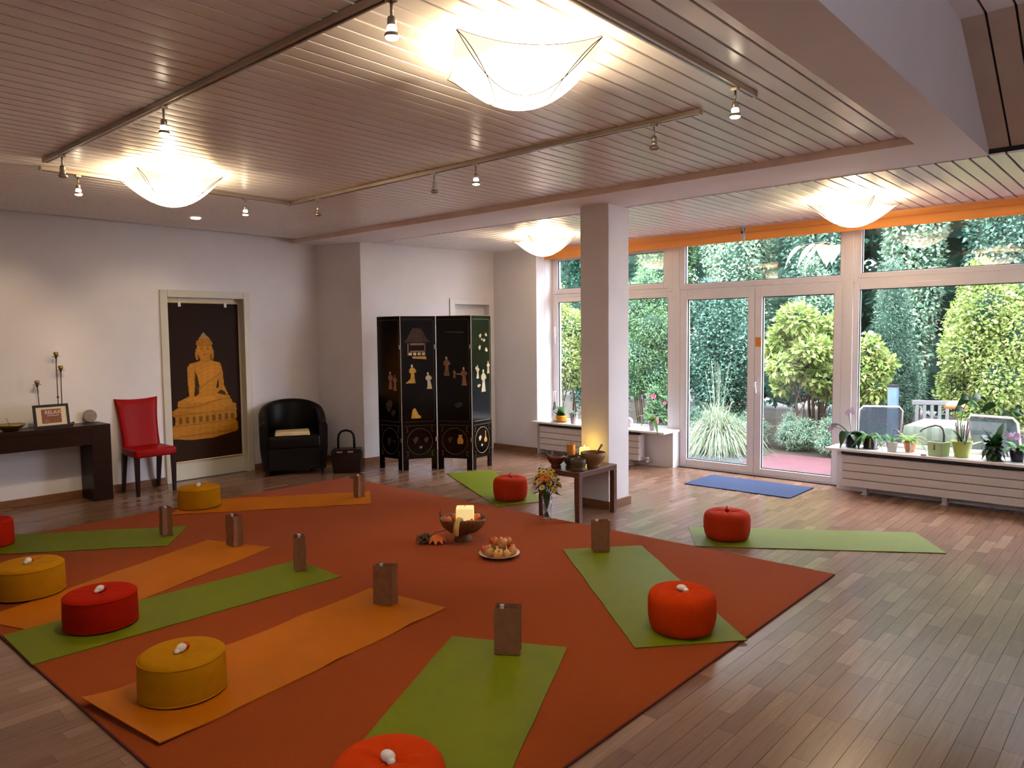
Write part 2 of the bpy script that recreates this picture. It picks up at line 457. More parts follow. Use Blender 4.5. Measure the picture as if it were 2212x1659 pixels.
fwd = Vector((0.7455, 0.6631, 0)); rgt = Vector((0.6646, -0.7472, 0))
def nearness(s):
    px, py = (s[0]+s[1])/2, s[2]+SW/2
    d = px*fwd.x+py*fwd.y; r = px*rgt.x+py*rgt.y
    if d < 0.9 or abs(r)/d > 0.70: return 1e9
    if (1.55/d) > 0.60: return 1e9
    if 1.07 < px < 4.84 and 1.57 < py < 6.76: return 1e9
    return px*px+py*py
strips.sort(key=nearness)
for (x0, x1, yy, t) in strips[:298]:
    o = bpy.data.objects.new('plank', smeshes[t]); C.objects.link(o); o.parent = floor
    o.location = (x0+0.0006, yy, 0); o.scale = (x1-x0-0.0012, 1, 1)
rb = MB(); tv = []
for (x0, x1, yy, t) in strips[298:]:
    rb.add([(x0+.0006,yy+.0008,0),(x1-.0006,yy+.0008,0),(x1-.0006,yy+SW-.0008,0),(x0+.0006,yy+SW-.0008,0),
            (x0+.0006,yy+.0008,-.006),(x1-.0006,yy+.0008,-.006),(x1-.0006,yy+SW-.0008,-.006),(x0+.0006,yy+SW-.0008,-.006)],
           [(0,1,2,3),(0,4,5,1),(1,5,6,2),(2,6,7,3),(3,7,4,0)])
    tv += [tones[t]]*8
ro = rb.build('planks', MT['floor'], floor); ro['kind'] = 'stuff'
a = ro.data.attributes.new('tone', 'FLOAT', 'POINT'); a.data.foreach_set('value', tv)

# ceiling slab above everything, planks hung under it
ceiling = struct(MB().box(-1.6, 5.06, 1.225, 8.2, ZM+0.014, ZM+0.12).build('ceiling', MT['gap']))
PP = 0.0985
def plank_mesh(w):
    prof = [(-w/2, 0.013), (-w/2, 0.0012), (-w/2+0.0015, 0.0), (-w*0.25, -0.0005), (0, -0.0007), (w*0.25, -0.0005), (w/2-0.0015, 0.0), (w/2, 0.0012), (w/2, 0.013)]
    v = [(0, p[0], p[1]) for p in prof] + [(1, p[0], p[1]) for p in prof]; n = len(prof)
    f = [(i, i+n, i+n+1, i+1) for i in range(n-1)] + [tuple(range(n)), tuple(range(2*n-1, n-1, -1))]
    me = bpy.data.meshes.new('ceiling_plank'); me.from_pydata(v, [], f); me.shade_smooth(); me.set_sharp_from_angle(angle=0.3)
    me.materials.append(MT['plank']); return me
pm = plank_mesh(PP-0.0115)
def hang_plank(parent, x0, x1, yc, z):
    o = bpy.data.objects.new('ceiling_plank', pm); C.objects.link(o); o.parent = parent
    o.location = (x0, yc, z); o.scale = (x1-x0, 1, 1)
k = 0; y = 1.27 - PP/2
y = 1.228 + PP/2 - 0.005
while y < 7.96:
    if k in (0, 1, 2):
        hang_plank(ceiling, -1.5, 3.86+0.16*k, y, ZM); hang_plank(ceiling, 3.8625+0.16*k, 5.05, y, ZM)
    else:
        hang_plank(ceiling, -1.5, 5.05, y, ZM)
    y += PP; k += 1
rear = struct(MB().box(5.69, 7.98, -2.0, 7.5, ZR+0.014, ZR+0.10).build('ceiling_rear', MT['gap']))
y = 1.568 + PP/2 - 0.01 - 4*PP*0
ys = []
yy = 1.56 - PP/2
while yy > -1.8: ys.append(yy); yy -= PP*1.022
yy = 1.56 + PP/2
while yy < 7.34: ys.append(yy); yy += PP*1.022
for yy in ys: hang_plank(rear, 5.70, 7.90, yy, ZR)

# beam and smooth ceiling band (drops a few centimetres below the planks)
YS = 0.951
rim = [(5.70, YS), (-1.55, YS), (-1.55, 1.225), (5.055, 1.225), (5.055, 8.02), (5.70, 8.02)]
bm_ = MB().prism([(p[0], p[1]) for p in rim], 0.10, (0, 0, ZB), (1, 0, 0), (0, 1, 0))
beam = struct(bm_.build('ceiling_beam', MT['plain']))
struct(MB().prism([(-1.5, ZB+0.02), (5.74, ZB+0.02), (4.79, 3.26), (-1.5, 3.26)], 0.06, (0, YS+0.061, 0), (1, 0, 0), (0, 0, 1)).build('trim_2', MT['plain']))
trim = struct(MB().box(5.040, 5.0545, 1.226, 8.0, ZB, ZM+0.01).build('trim_1', MT['trimshade']))
# pitched ceiling beyond the band: panels rise from the rear planks, then run flat
XA, ZA, XB_, ZB_ = 5.752, 2.667, 4.790, 3.245
well = struct(MB().hexa([(XB_, -2.0, ZB_+0.016), (XA+0.02, -2.0, ZA+0.016), (XA+0.02, YS+0.05, ZA+0.016), (XB_, YS+0.05, ZB_+0.016)],
   [(XB_, -2.0, ZB_+0.08), (XA+0.02, -2.0, ZA+0.08), (XA+0.02, YS+0.05, ZA+0.08), (XB_, YS+0.05, ZB_+0.08)]).box(-1.6, XB_+0.01, -2.0, YS+0.05, ZB_+0.016, ZB_+0.10).build('ceiling_pitched', MT['gap']))
y1 = YS
for j in range(21):
    y0 = (0.840 if j == 0 else y1-0.136+0.012)
    t_ = 0.012
    MB().hexa([(XB_, y0, ZB_), (XA, y0, ZA), (XA, y1, ZA), (XB_, y1, ZB_)], [(XB_, y0, ZB_+t_), (XA, y0, ZA+t_), (XA, y1, ZA+t_), (XB_, y1, ZB_+t_)]).build('ceiling_panel', MT['pitch'], well)
    MB().box(-1.5, XB_, y0, y1, ZB_, ZB_+t_).build('ceiling_panel', MT['plank'], well)
    y1 = y0-0.012

# walls
WT = 0.2
wl = MB()
wl.box(-1.6, 3.49, YB, YB+WT, 0, 2.9).box(4.41, 5.36, YB, YB+WT, 0, 2.9).box(3.49, 4.41, YB, YB+WT, 2.02, 2.9).box(3.49, 4.41, YB+0.13, YB+WT, 0, 1.985)
struct(wl.build('wall_back', MT['wall']))
# pier and the wall behind the folding screen
A, B, D = (5.36, 8.0), (5.53, 7.32), (7.48, 6.97)
pier = MB().prism([A, B, (5.78, 7.28), (5.78, 8.2), (5.36, 8.2)], 2.8, (0,0,0), (1,0,0), (0,1,0))
struct(pier.build('wall_pier', MT['wall']))
dr = Vector((D[0]-B[0], D[1]-B[1], 0)).normalized(); nr = Vector((-dr.y, dr.x, 0))
def wseg(m, t0, t1, z0, z1, d0=0.0, d1=0.2):
    b0 = Vector((B[0], B[1], 0))
    p = [b0+dr*t0+nr*d0, b0+dr*t1+nr*d0, b0+dr*t1+nr*d1, b0+dr*t0+nr*d1]
    return m.hexa([(q.x, q.y, z0) for q in p], [(q.x, q.y, z1) for q in p])
LW = math.hypot(D[0]-B[0], D[1]-B[1])
ws = MB(); T0, T1, ZD = 1.335, 1.89, 1.955
wseg(ws, 0.0, T0, 0, 2.8); wseg(ws, T0, T1, ZD, 2.8); wseg(ws, T1, LW+0.2, 0, 2.8); wseg(ws, T0, T1, 0, ZD, 0.14, 0.2)
struct(ws.build('wall_screen', MT['wall']))
d3 = thing('door_3', None, None)
struct(d3)
f3 = MB(); wseg(f3, T0-0.075, T0, 0, ZD+0.075, -0.018, 0.0); wseg(f3, T1, T1+0.055, 0, ZD+0.075, -0.018, 0.0); wseg(f3, T0, T1, ZD, ZD+0.075, -0.018, 0.0)
f3.build('door_frame', MT['doorwhite'], d3, bevel=0.004)
l3 = MB(); wseg(l3, T0, T1, 0, ZD, 0.10, 0.135); l3.build('door_leaf', MT['doorwhite'], d3)
# window side wall
ww = MB()
ww.prism([(7.44, 6.185), (7.85, 6.185), (7.85, 7.3), (7.5, 7.3), (7.48, 6.97)], 2.8, (0,0,0), (1,0,0), (0,1,0))
struct(MB().box(7.60, 7.90, 4.295, 6.184, 0, 0.407).build('wall_parapet', MT['wall']))
struct(MB().box(7.58, 7.90, -1.9, 2.47, 0, 0.407).build('wall_parapet', MT['wall']))
struct(MB().box(7.72, 7.95, -2.0, 6.18, 2.60, 2.9).build('wall_lintel', MT['wall']))
struct(MB().box(7.62, 7.90, -1.9, 0.42, 0.434, 2.60).build('wall_light_block', MT['wall']))  # unseen wall added to cut daylight from the right window
struct(ww.build('wall_window', MT['wall']))
struct(MB().box(-1.6, -1.4, -2.0, 8.2, 0, 2.9).build('wall_left', MT['wall']))
struct(MB().box(-1.6, 8.0, -2.1, -1.9, 0, 3.6).build('wall_right', MT['wall']))
# baseboards
bh = 0.075
bb = MB().box(-1.4, 3.43, YB-0.016, YB, 0, bh).box(4.455, 5.345, YB-0.016, YB, 0, bh)
struct(bb.build('baseboard_back', MT['base'], bevel=0.004))
pa = Vector((A[0], A[1], 0)); pb = Vector((B[0], B[1], 0)); pd = (pb-pa).normalized(); pn = Vector((pd.y, -pd.x, 0))
if pn.x > 0: pn = -pn
q = [pa, pa+pn*0.016, pb+pn*0.016-pd*0.0, pb]
bp_ = MB().prism([(v.x, v.y) for v in q], bh, (0,0,0), (1,0,0), (0,1,0))
wseg(bp_, -0.01, T0-0.08, 0, bh, -0.016, 0.0)
struct(bp_.build('baseboard_pier', MT['base']))
struct(MB().box(7.425, 7.445, 6.19, 6.95, 0, bh).build('baseboard_window', MT['base'], bevel=0.004))

# column
struct(MB().box(5.435, 5.755, 3.705, 4.005, 0, ZB+0.02).build('column', MT['column'], bevel=0.006))
struct(MB().box(5.418, 5.772, 3.688, 4.022, 0, 0.07).build('baseboard_column', MT['base'], bevel=0.004))

# ------------------------------------------------------------------ doorway with the hanging banner
d2 = thing('door_2', None, None); struct(d2)
fm = MB().box(3.44, 3.52, YB-0.02, YB+0.10, 0, 2.06).box(4.38, 4.455, YB-0.02, YB+0.10, 0, 2.06).box(3.52, 4.38, YB-0.02, YB+0.10, 1.985, 2.06)
fm.build('door_frame', MT['doorframe'], d2, bevel=0.006)
MB().box(3.515, 4.385, YB+0.085, YB+0.125, 0, 1.99).build('door_leaf', MT['doorframe'], d2)

# ------------------------------------------------------------------ windows and glass door
def bar(m, y0, y1, z0, z1, x0=XW, x1=XW+0.07): return m.box(x0, x1, y0, y1, z0, z1)
def window(name, y0, y1, z0, z1, panes, hinge=None):
    """outer frame + one sash per pane; panes = (ya, yb, za, zb) glass edges"""
    w = thing(name, None, None); struct(w)
    f = MB()
    for (a, b, c, d, e) in panes:
        s = MB()
        bar(s, a-e, a, c-e, d+e); bar(s, b, b+e, c-e, d+e); bar(s, a, b, c-e, c); bar(s, a, b, d, d+e)
        so = s.build('sash', MT['frame'], w, bevel=0.005)
        g = MB(); t = 0.007
        for q in ((a, a+t, c, d), (b-t, b, c, d), (a, b, c, c+t), (a, b, d-t, d)): bar(g, *q, XW+0.012, XW+0.03)
        g.build('gasket', MT['gasket'], so)
        MB().box(XW+0.03, XW+0.036, a+0.001, b-0.001, c+0.001, d-0.001).build('pane', MT['pane'], so)
    return w
w1 = window('window_1', 4.3, 6.18, 0.43, 2.58, [(4.46, 6.085, 0.455, 1.965, 0.062), (4.52, 6.09, 2.135, 2.50, 0.062)])
f = MB()
bar(f, 6.147, 6.185, 0.405, 2.58, XW+0.01, XW+0.09); bar(f, 4.31, 4.398, 0.405, 2.60, XW-0.005, XW+0.09); bar(f, 4.398, 4.462, 2.03, 2.60, XW-0.003, XW+0.09)
bar(f, 4.398, 6.147, 2.028, 2.072, XW+0.01, XW+0.09); bar(f, 4.398, 6.147, 2.562, 2.60, XW+0.01, XW+0.09)
f.build('window_frame', MT['frame'], w1, bevel=0.004)
h = MB(); h.tube([(XW-0.03, 6.115, 1.42), (XW-0.035, 6.115, 1.52), (XW-0.03, 6.115, 1.645)], [0.007, 0.009, 0.007], 8); h.tube([(XW-0.03, 6.115, 1.53), (XW+0.005, 6.115, 1.53)], 0.007, 8)
h.build('window_handle', MT['frame'], w1, smooth=True)
w2 = window('window_2', 2.47, 4.31, 2.06, 2.58, [(2.53, 4.24, 2.105, 2.545, 0.03)])
f = MB(); bar(f, 2.47, 4.31, 2.045, 2.078, XW-0.003, XW+0.09); bar(f, 2.47, 4.31, 2.572, 2.60, XW, XW+0.09); bar(f, 4.262, 4.312, 2.05, 2.60, XW+0.002, XW+0.09); bar(f, 2.474, 2.508, 2.05, 2.60, XW+0.002, XW+0.09)
f.build('window_frame', MT['frame'], w2, bevel=0.004)
w3 = window('window_3', -4.9, 2.47, 0.43, 2.58, [(0.55, 2.345, 0.475, 1.955, 0.052), (0.55, 2.33, 2.115, 2.56, 0.05)])
f = MB(); bar(f, 2.396, 2.48, 0.405, 2.60, XW-0.03, XW+0.09); bar(f, 2.37, 2.398, 2.03, 2.60, XW-0.003, XW+0.09); bar(f, 0.42, 2.396, 2.605, 2.63, XW, XW+0.09); bar(f, 0.42, 2.396, 2.005, 2.067, XW+0.005, XW+0.09)
bar(f, 0.42, 0.499, 0.405, 2.6, XW-0.01, XW+0.09)
f.build('window_frame', MT['frame'], w3, bevel=0.004)
d1 = thing('door_1', None, None); struct(d1)
f = MB(); bar(f, 4.295, 4.312, 0, 2.05, XW-0.012, XW+0.09); bar(f, 2.478, 2.5, 0, 2.05, XW-0.012, XW+0.09)
bar(f, 2.49, 4.3, 0, 0.012, XW-0.03, XW+0.10)
f.build('door_frame', MT['frame'], d1)
for (ya, yb, ga, gb, zb) in ((3.402, 4.292, 3.478, 4.205, 0.095), (2.503, 3.398, 2.58, 3.322, 0.08)):
    s = MB(); x0, x1 = XW-0.012, XW+0.06; z0, z1, zt = 0.016, 2.04, 1.925
    s.box(x0, x1, ya, ga, z0, z1).box(x0, x1, gb, yb, z0, z1).box(x0, x1, ga, gb, z0, zb).box(x0, x1, ga, gb, zt, z1)
    lf = s.build('door_leaf', MT['frame'], d1, bevel=0.005)
    g = MB(); t = 0.008
    for q in ((ga, ga+t, zb, zt), (gb-t, gb, zb, zt), (ga, gb, zb, zb+t), (ga, gb, zt-t, zt)): bar(g, *q, XW+0.008, XW+0.026)
    g.build('gasket', MT['gasket'], lf)
    MB().box(XW+0.026, XW+0.032, ga+.001, gb-.001, zb+.001, zt-.001).build('pane', MT['pane'], lf)
h = MB(); h.box(XW-0.020, XW-0.012, 3.362, 3.388, 0.94, 1.06); h.tube([(XW-0.012, 3.375, 1.01), (XW-0.055, 3.375, 1.01), (XW-0.058, 3.372, 0.98), (XW-0.055, 3.362, 0.90)], 0.009, 8)
h.build('door_handle', MT['frame'], d1, smooth=0.7)
MB().box(XW-0.016, XW-0.0125, 3.330, 3.388, 1.395, 1.495).build('paper_note', MT['tagorange'], d1)
struct(MB().box(7.70, 7.745, 2.47, 4.33, 0.0, 0.006).build('trim_4', MT['gap']))

# sills
for nm, y0, y1 in (('trim_5', 4.28, 6.235), ('trim_6', -1.88, 2.515)):
    struct(MB().box(7.37, XW+0.005, y0, y1, 0.408, 0.432).build(nm, MT['sill'], bevel=0.004))
# ------------------------------------------------------------------ ceiling lamps of stretched fabric
def shade_z(u, v, d):
    """square sail: corners at the ceiling, belly hanging down"""
    a = (1-u*u); b = (1-v*v)
    return -d*(a*b)**0.95 - 0.30*d*(1-(u*v)**2)
def fabric_lamp(cx, cy, ang, label, half=0.275, depth=0.150):
    t = thing('ceiling_lamp', label, 'lamp', (cx, cy, ZM-0.03), ang+PI/4, 'fabric ceiling lamps')
    n = 26; V = []; F = []; G = []
    for i in range(n+1):
        for j in range(n+1):
            u = -1+2*i/n; v = -1+2*j/n
            V.append((u*half, v*half, shade_z(u, v, depth)-0.012))
            r = math.sqrt(u*u+v*v)
            G.append(max(0.04, (max(0.0, 1.0-0.80*r))**1.7))  # bulb falloff baked into the emission, dimmer towards the corners
    for i in range(n):
        for j in range(n):
            a = i*(n+1)+j; F.append((a, a+1, a+n+2, a+n+1))
    o = raw('lamp_shade', V, F, MT['shade'], t, True)
    at = o.data.attributes.new('glow', 'FLOAT', 'POINT'); at.data.foreach_set('value', G)
    for sgn in ((1,0), (-1,0), (0,1), (0,-1)):
        pts = []
        for k in range(25):
            p = -1+2*k/24; q = 1-0.62*(1-p*p)**0.9
            u, v = (p, q*sgn[1]) if sgn[0] == 0 else (q*sgn[0], p)
            pts.append((u*half*1.004, v*half*1.004, shade_z(u, v, depth)-0.0145))
        MB().tube(pts, 0.0018, 6).build('wire', MT['wire'], t, True)
    r = MB()
    for sgn in ((1,0), (-1,0), (0,1), (0,-1)):
        pts = []
        for k in range(17):
            p = -1+2*k/16; u, v = (p, sgn[1]) if sgn[0] == 0 else (sgn[0], p)
            pts.append((u*half, v*half, shade_z(u, v, depth)-0.011))
        r.tube(pts, 0.0014, 5)
    r.build('rim_wire', MT['wire'], t, True)
    MB().cyl((0,0,-0.02), 0.06, 0.05, 24).build('ceiling_mount', MT['steel'], t, smooth=0.6)
    ld = bpy.data.lights.new('bulb_light', 'POINT'); ld.energy = 18.0; ld.color = WARM; ld.shadow_soft_size = 0.03
    lo = bpy.data.objects.new('bulb_light', ld); C.objects.link(lo); lo.parent = t; lo.location = (0, 0, -0.085)
    return t
fabric_lamp(2.375, 2.055, math.radians(185), 'large glowing fabric lamp in the middle of the plank ceiling')
fabric_lamp(2.42, 5.36, math.radians(215), 'glowing fabric lamp on the ceiling above the console table and red chair')
la = fabric_lamp(6.70, 2.08, math.radians(219), 'glowing fabric lamp in front of the orange blind by the glass door')
lb = fabric_lamp(6.59, 5.37, math.radians(195), 'smallest looking glowing fabric lamp between pier and white column')
la.location.z = ZR-0.03; lb.location.z = ZR-0.03

# ------------------------------------------------------------------ rails and track spots
def rail(label, p, q, side):
    t = thing('track_rail', label, 'rail', (p[0], p[1], ZM-0.002), math.atan2(q[1]-p[1], q[0]-p[0]), 'ceiling track rails')
    L_ = math.hypot(q[0]-p[0], q[1]-p[1])
    MB().box(0, L_, -0.019, 0.019, -0.026, 0.0).build('rail_body', MT['rail'], t, bevel=0.003)
    MB().box(0.004, L_-0.004, -0.005, 0.005, -0.0275, -0.0262).build('conductor_slot', MT['darkmetal'], t)
    for x in (-0.008, L_): MB().box(x, x+0.008, -0.021, 0.021, -0.028, 0).build('end_cap', MT['steel'], t)
rail('long dark rail with one lit spot, above the left carpet side', (1.68, 1.2), (1.68, 5.49), 0)
rail('short pale rail running behind the left fabric lamp', (1.73, 5.76), (3.60, 5.76), 0)
rail('long pale rail with four spots, reaching towards the window', (3.64, 5.80), (3.64, 1.91), 0)
rail('grey rail with one lit spot, beside the smooth ceiling', (1.9, 1.585), (3.56, 1.585), 0)
def spotlight(x, y, label, lit, aim=None, watts=SPOT_W):
    t = thing('track_spotlight', label, 'spotlight', (x, y, ZM-0.030), 0, 'small track spotlights')
    MB().box(-0.016, 0.016, -0.016, 0.016, -0.012, 0.003).build('mount', MT['steel'], t, bevel=0.002)
    MB().cyl((0,0,-0.066), 0.0055, 0.056, 10).build('stem', MT['steel'], t, True)
    MB().lathe([(0.0,-0.060),(0.012,-0.062),(0.015,-0.066),(0.0155,-0.088),(0.013,-0.092),(0,-0.092)], 18).build('socket', MT['steel'], t, smooth=0.7)
    MB().lathe([(0.013,-0.089),(0.017,-0.098),(0.018,-0.104),(0.014,-0.113)], 18).build('bulb_neck', MT['bulb'] if lit else MT['steel'], t, smooth=True)
    MB().lathe([(0.014,-0.110),(0.024,-0.118),(0.0265,-0.124),(0.0265,-0.130),(0.024,-0.130)], 20).build('reflector', MT['steel'], t, smooth=0.7)
    MB().lathe([(0.0245,-0.129),(0.020,-0.1345),(0.010,-0.137),(0.0,-0.1375)], 20).build('lens', MT['bulb'] if lit else MT['bulboff'], t, smooth=True)
    if lit and aim is not None:
        ld = bpy.data.lights.new('spot_beam', 'SPOT'); ld.energy = watts; ld.color = WARM
        ld.spot_size = math.radians(58); ld.spot_blend = 0.7; ld.shadow_soft_size = 0.02
        lo = bpy.data.objects.new('spot_beam', ld); C.objects.link(lo); lo.parent = t
        lo.location = (0, 0, -0.15)
        dv = Vector(aim)-Vector((x, y, ZM-0.18)); lo.rotation_euler = dv.to_track_quat('-Z', 'Y').to_euler()
spotlight(1.68, 3.77, 'lit spotlight on the long dark rail, left of the large lamp', True, (1.68, 4.3, 0))
spotlight(1.68, 5.20, 'unlit spotlight at the far end of the long dark rail', False)
spotlight(1.955, 5.76, 'lit spotlight on the short rail, above the console table', True, (1.75, 8.0, 1.15), 36)
spotlight(3.205, 5.76, 'lit spotlight on the short rail, right of the left fabric lamp', True, (3.30, 8.0, 1.15), 26)
spotlight(3.64, 5.37, 'unlit spotlight at the far end of the pale rail', False)
spotlight(3.64, 3.95, 'unlit spotlight midway on the pale rail, beside a lit one', False)
spotlight(3.64, 3.54, 'lit spotlight in the middle of the pale rail', True, (3.9, 3.9, 0))
spotlight(3.64, 2.18, 'unlit brass coloured spotlight near the window end of the pale rail', False)
spotlight(3.37, 1.585, 'lit spotlight on the grey rail beside the smooth ceiling', True, (3.5, 1.9, 0))
spotlight(1.68, 2.02, 'lit spotlight at the top edge, left of the large lamp', True, (1.5, 2.6, 0))
dl = thing('downlight', 'flat round lit downlight set in the ceiling near the banner', 'downlight', (3.47, 7.18, ZM-0.003))
MB().lathe([(0.042,0.0),(0.055,-0.002),(0.055,-0.006),(0.042,-0.007)], 28).build('ring', MT['plain'], dl, smooth=0.6)
MB().lathe([(0.0,-0.005),(0.043,-0.005)], 28).build('lens', MT['bulb'], dl)
ld = bpy.data.lights.new('downlight_beam', 'SPOT'); ld.energy = 10; ld.color = WARM; ld.spot_size = math.radians(70); ld.spot_blend = 0.8; ld.shadow_soft_size = 0.04
lo = bpy.data.objects.new('downlight_beam', ld); C.objects.link(lo); lo.parent = dl; lo.location = (0, 0, -0.02)
# ------------------------------------------------------------------ carpet, mats
CT = 0.011
cp = thing('carpet', 'large terracotta carpet covering the parquet under the mats', 'carpet', (0, 0, 0))
MB().box(1.068, 4.842, 1.585, 6.76, 0.0005, CT).build('pile', MT['carpet'], cp)
e = MB()
e.box(1.062, 1.068, 1.579, 6.766, 0.0005, CT-0.001).box(4.842, 4.848, 1.579, 6.766, 0.0005, CT-0.001)
e.box(1.062, 4.848, 1.579, 1.585, 0.0005, CT-0.001).box(1.062, 4.848, 6.76, 6.766, 0.0005, CT-0.001)
e.build('binding', MT['carpetedge'], cp)

def floor_mat(label, c, ang, m, z, w=0.585, l=1.70, curl=0.0, seed=0, wavy=0.0, group='yoga mats', th=0.005):
    """mat centred on c, long axis along ang; curl lifts the -x end"""
    r = random.Random(seed); nx, ny = 48, 12; V = []; F = []
    ph = [r.uniform(0, 6) for _ in range(6)]
    def sh(x, y):
        u = (x/l+0.5); v = y/w
        z0 = wavy*(0.5+0.5*math.sin(u*17+ph[0]+2.2*v))*(0.45+0.55*abs(2*v)**2)*(0.6+0.4*math.sin(u*41+ph[1]))
        if curl: z0 += curl*max(0, (0.10-u)/0.10)**1.6*(0.45+0.9*max(0, 0.5+v*0.9))
        dy = wavy*0.55*math.sin(u*23+ph[2])*(2*v)
        return dy, max(0, z0)
    for s in (th, 0.0):
        for i in range(nx+1):
            for j in range(ny+1):
                x = -l/2+l*i/nx; y = -w/2+w*j/ny; dy, zz = sh(x, y)
                V.append((x, y+dy, zz+s))
    N1 = (nx+1)*(ny+1)
    for i in range(nx):
        for j in range(ny):
            a = i*(ny+1)+j
            F.append((a, a+ny+1, a+ny+2, a+1)); F.append((N1+a, N1+a+1, N1+a+ny+2, N1+a+ny+1))
    for i in range(nx):
        a = i*(ny+1); F.append((a, N1+a, N1+a+ny+1, a+ny+1)); b = a+ny; F.append((b, b+ny+1, N1+b+ny+1, N1+b))
    for j in range(ny):
        a = j; F.append((a, a+1, N1+a+1, N1+a)); b = nx*(ny+1)+j; F.append((b, N1+b, N1+b+1, b+1))
    o = raw('yoga_mat', V, F, m); 
    for p in o.data.polygons: p.use_smooth = True
    o.data.set_sharp_from_angle(angle=0.8)
    o.location = (c[0], c[1], z); o.rotation_euler = (0, 0, ang)
    return tag(o, label, 'mat', group)
ZC = CT+0.0006
def mid(*ps): return (sum(p[0] for p in ps)/len(ps), sum(p[1] for p in ps)/len(ps))
def axis(p, q): return math.atan2(q[1]-p[1], q[0]-p[0])
m1c = mid((1.067,3.411),(1.159,2.809),(2.846,3.052),(2.733,3.608)); m1a = axis(mid((1.067,3.411),(1.159,2.809)), mid((2.846,3.052),(2.733,3.608)))
floor_mat('orange mat in front, crinkled, under the nearest yellow cushion', m1c, m1a, MT['matorange'], ZC, w=0.59, l=1.70, curl=0.022, seed=1, wavy=0.006)
m2a = axis((1.787,1.988),(2.7105,2.454)); m2e = (2.7105, 2.454); m2c = (m2e[0]-0.86*math.cos(m2a), m2e[1]-0.86*math.sin(m2a))
floor_mat('green mat cut by the bottom edge, under the nearest red cushion', m2c, m2a, MT['matgreen'], ZC, w=0.60, l=1.72, seed=2, wavy=0.002)
m3c = mid((4.177,3.248),(4.589,2.841),(3.488,1.545),(3.061,1.939)); m3a = axis(mid((3.488,1.545),(3.061,1.939)), mid((4.177,3.248),(4.589,2.841)))
floor_mat('green mat at the carpet edge nearest the bare parquet, under the orange cushion', m3c, m3a, MT['matgreen'], ZC, w=0.58, l=1.71, seed=3, wavy=0.003)
m4c = mid((5.286,2.876),(6.223,1.45),(5.787,1.123),(4.817,2.546)); m4a = axis((5.05,2.71),(6.0,1.287))
floor_mat('green mat lying on the bare parquet in front of the right radiator', (m4c[0]+0.04, m4c[1]+0.01), m4a, MT['matgreen'], 0.0008, w=0.55, l=1.70, seed=4, wavy=0.002)
m5c = mid((1.055,4.518),(1.075,3.99),(2.777,3.962),(2.789,4.488)); m5a = axis((1.05,4.266),(2.783,4.225))
floor_mat('green mat between two orange mats, under the red cushion on the left', m5c, m5a, MT['matgreen'], ZC, w=0.525, l=1.72, seed=5, wavy=0.002)
m6a = math.atan2(5.503-4.884, 2.72-1.149)*0+axis((1.15,4.60),(2.741,5.185)); m6e = (2.741, 5.185)
m6c = (m6e[0]-0.85*math.cos(m6a), m6e[1]-0.85*math.sin(m6a))
floor_mat('orange mat under the yellow cushion cut by the left edge', m6c, m6a, MT['matorange'], ZC, w=0.59, l=1.70, seed=6, wavy=0.003)
m7e = mid((2.712,6.019),(2.396,5.536)); m7a = axis((1.572,6.57),m7e)
m7c = (m7e[0]-0.85*math.cos(m7a), m7e[1]-0.85*math.sin(m7a))
floor_mat('green mat nearest the console table, running out of the left edge', m7c, m7a, MT['matgreen'], ZC, w=0.58, l=1.70, seed=7, wavy=0.003)
m8c = mid((2.82,6.51),(4.203,5.484),(4.521,5.931),(3.17,6.93)); m8a = axis((2.99,6.72),(4.362,5.707))
floor_mat('orange mat farthest away, on the carpet before the banner doorway', m8c, m8a, MT['matorange'], ZC, w=0.55, l=1.71, seed=8, wavy=0.004)
m9c = mid((5.706,6.122),(4.908,4.555),(5.217+0.12,4.322),(6.19,5.80)); m9a = axis(mid((4.908,4.555),(5.337,4.322)), mid((5.706,6.122),(6.19,5.80)))
floor_mat('green mat on the parquet between the screen and the low table', (m9c[0], m9c[1]), m9a, MT['matgreen'], 0.0008, w=0.52, l=1.74, seed=9, wavy=0.002)
bl = MB().box(6.85, 7.455, 2.645, 3.74, 0.0008, 0.009).build('floor_mat', MT['matblue'], bevel=0.002)
tag(bl, 'blue doormat on the parquet in front of the glass door', 'doormat')

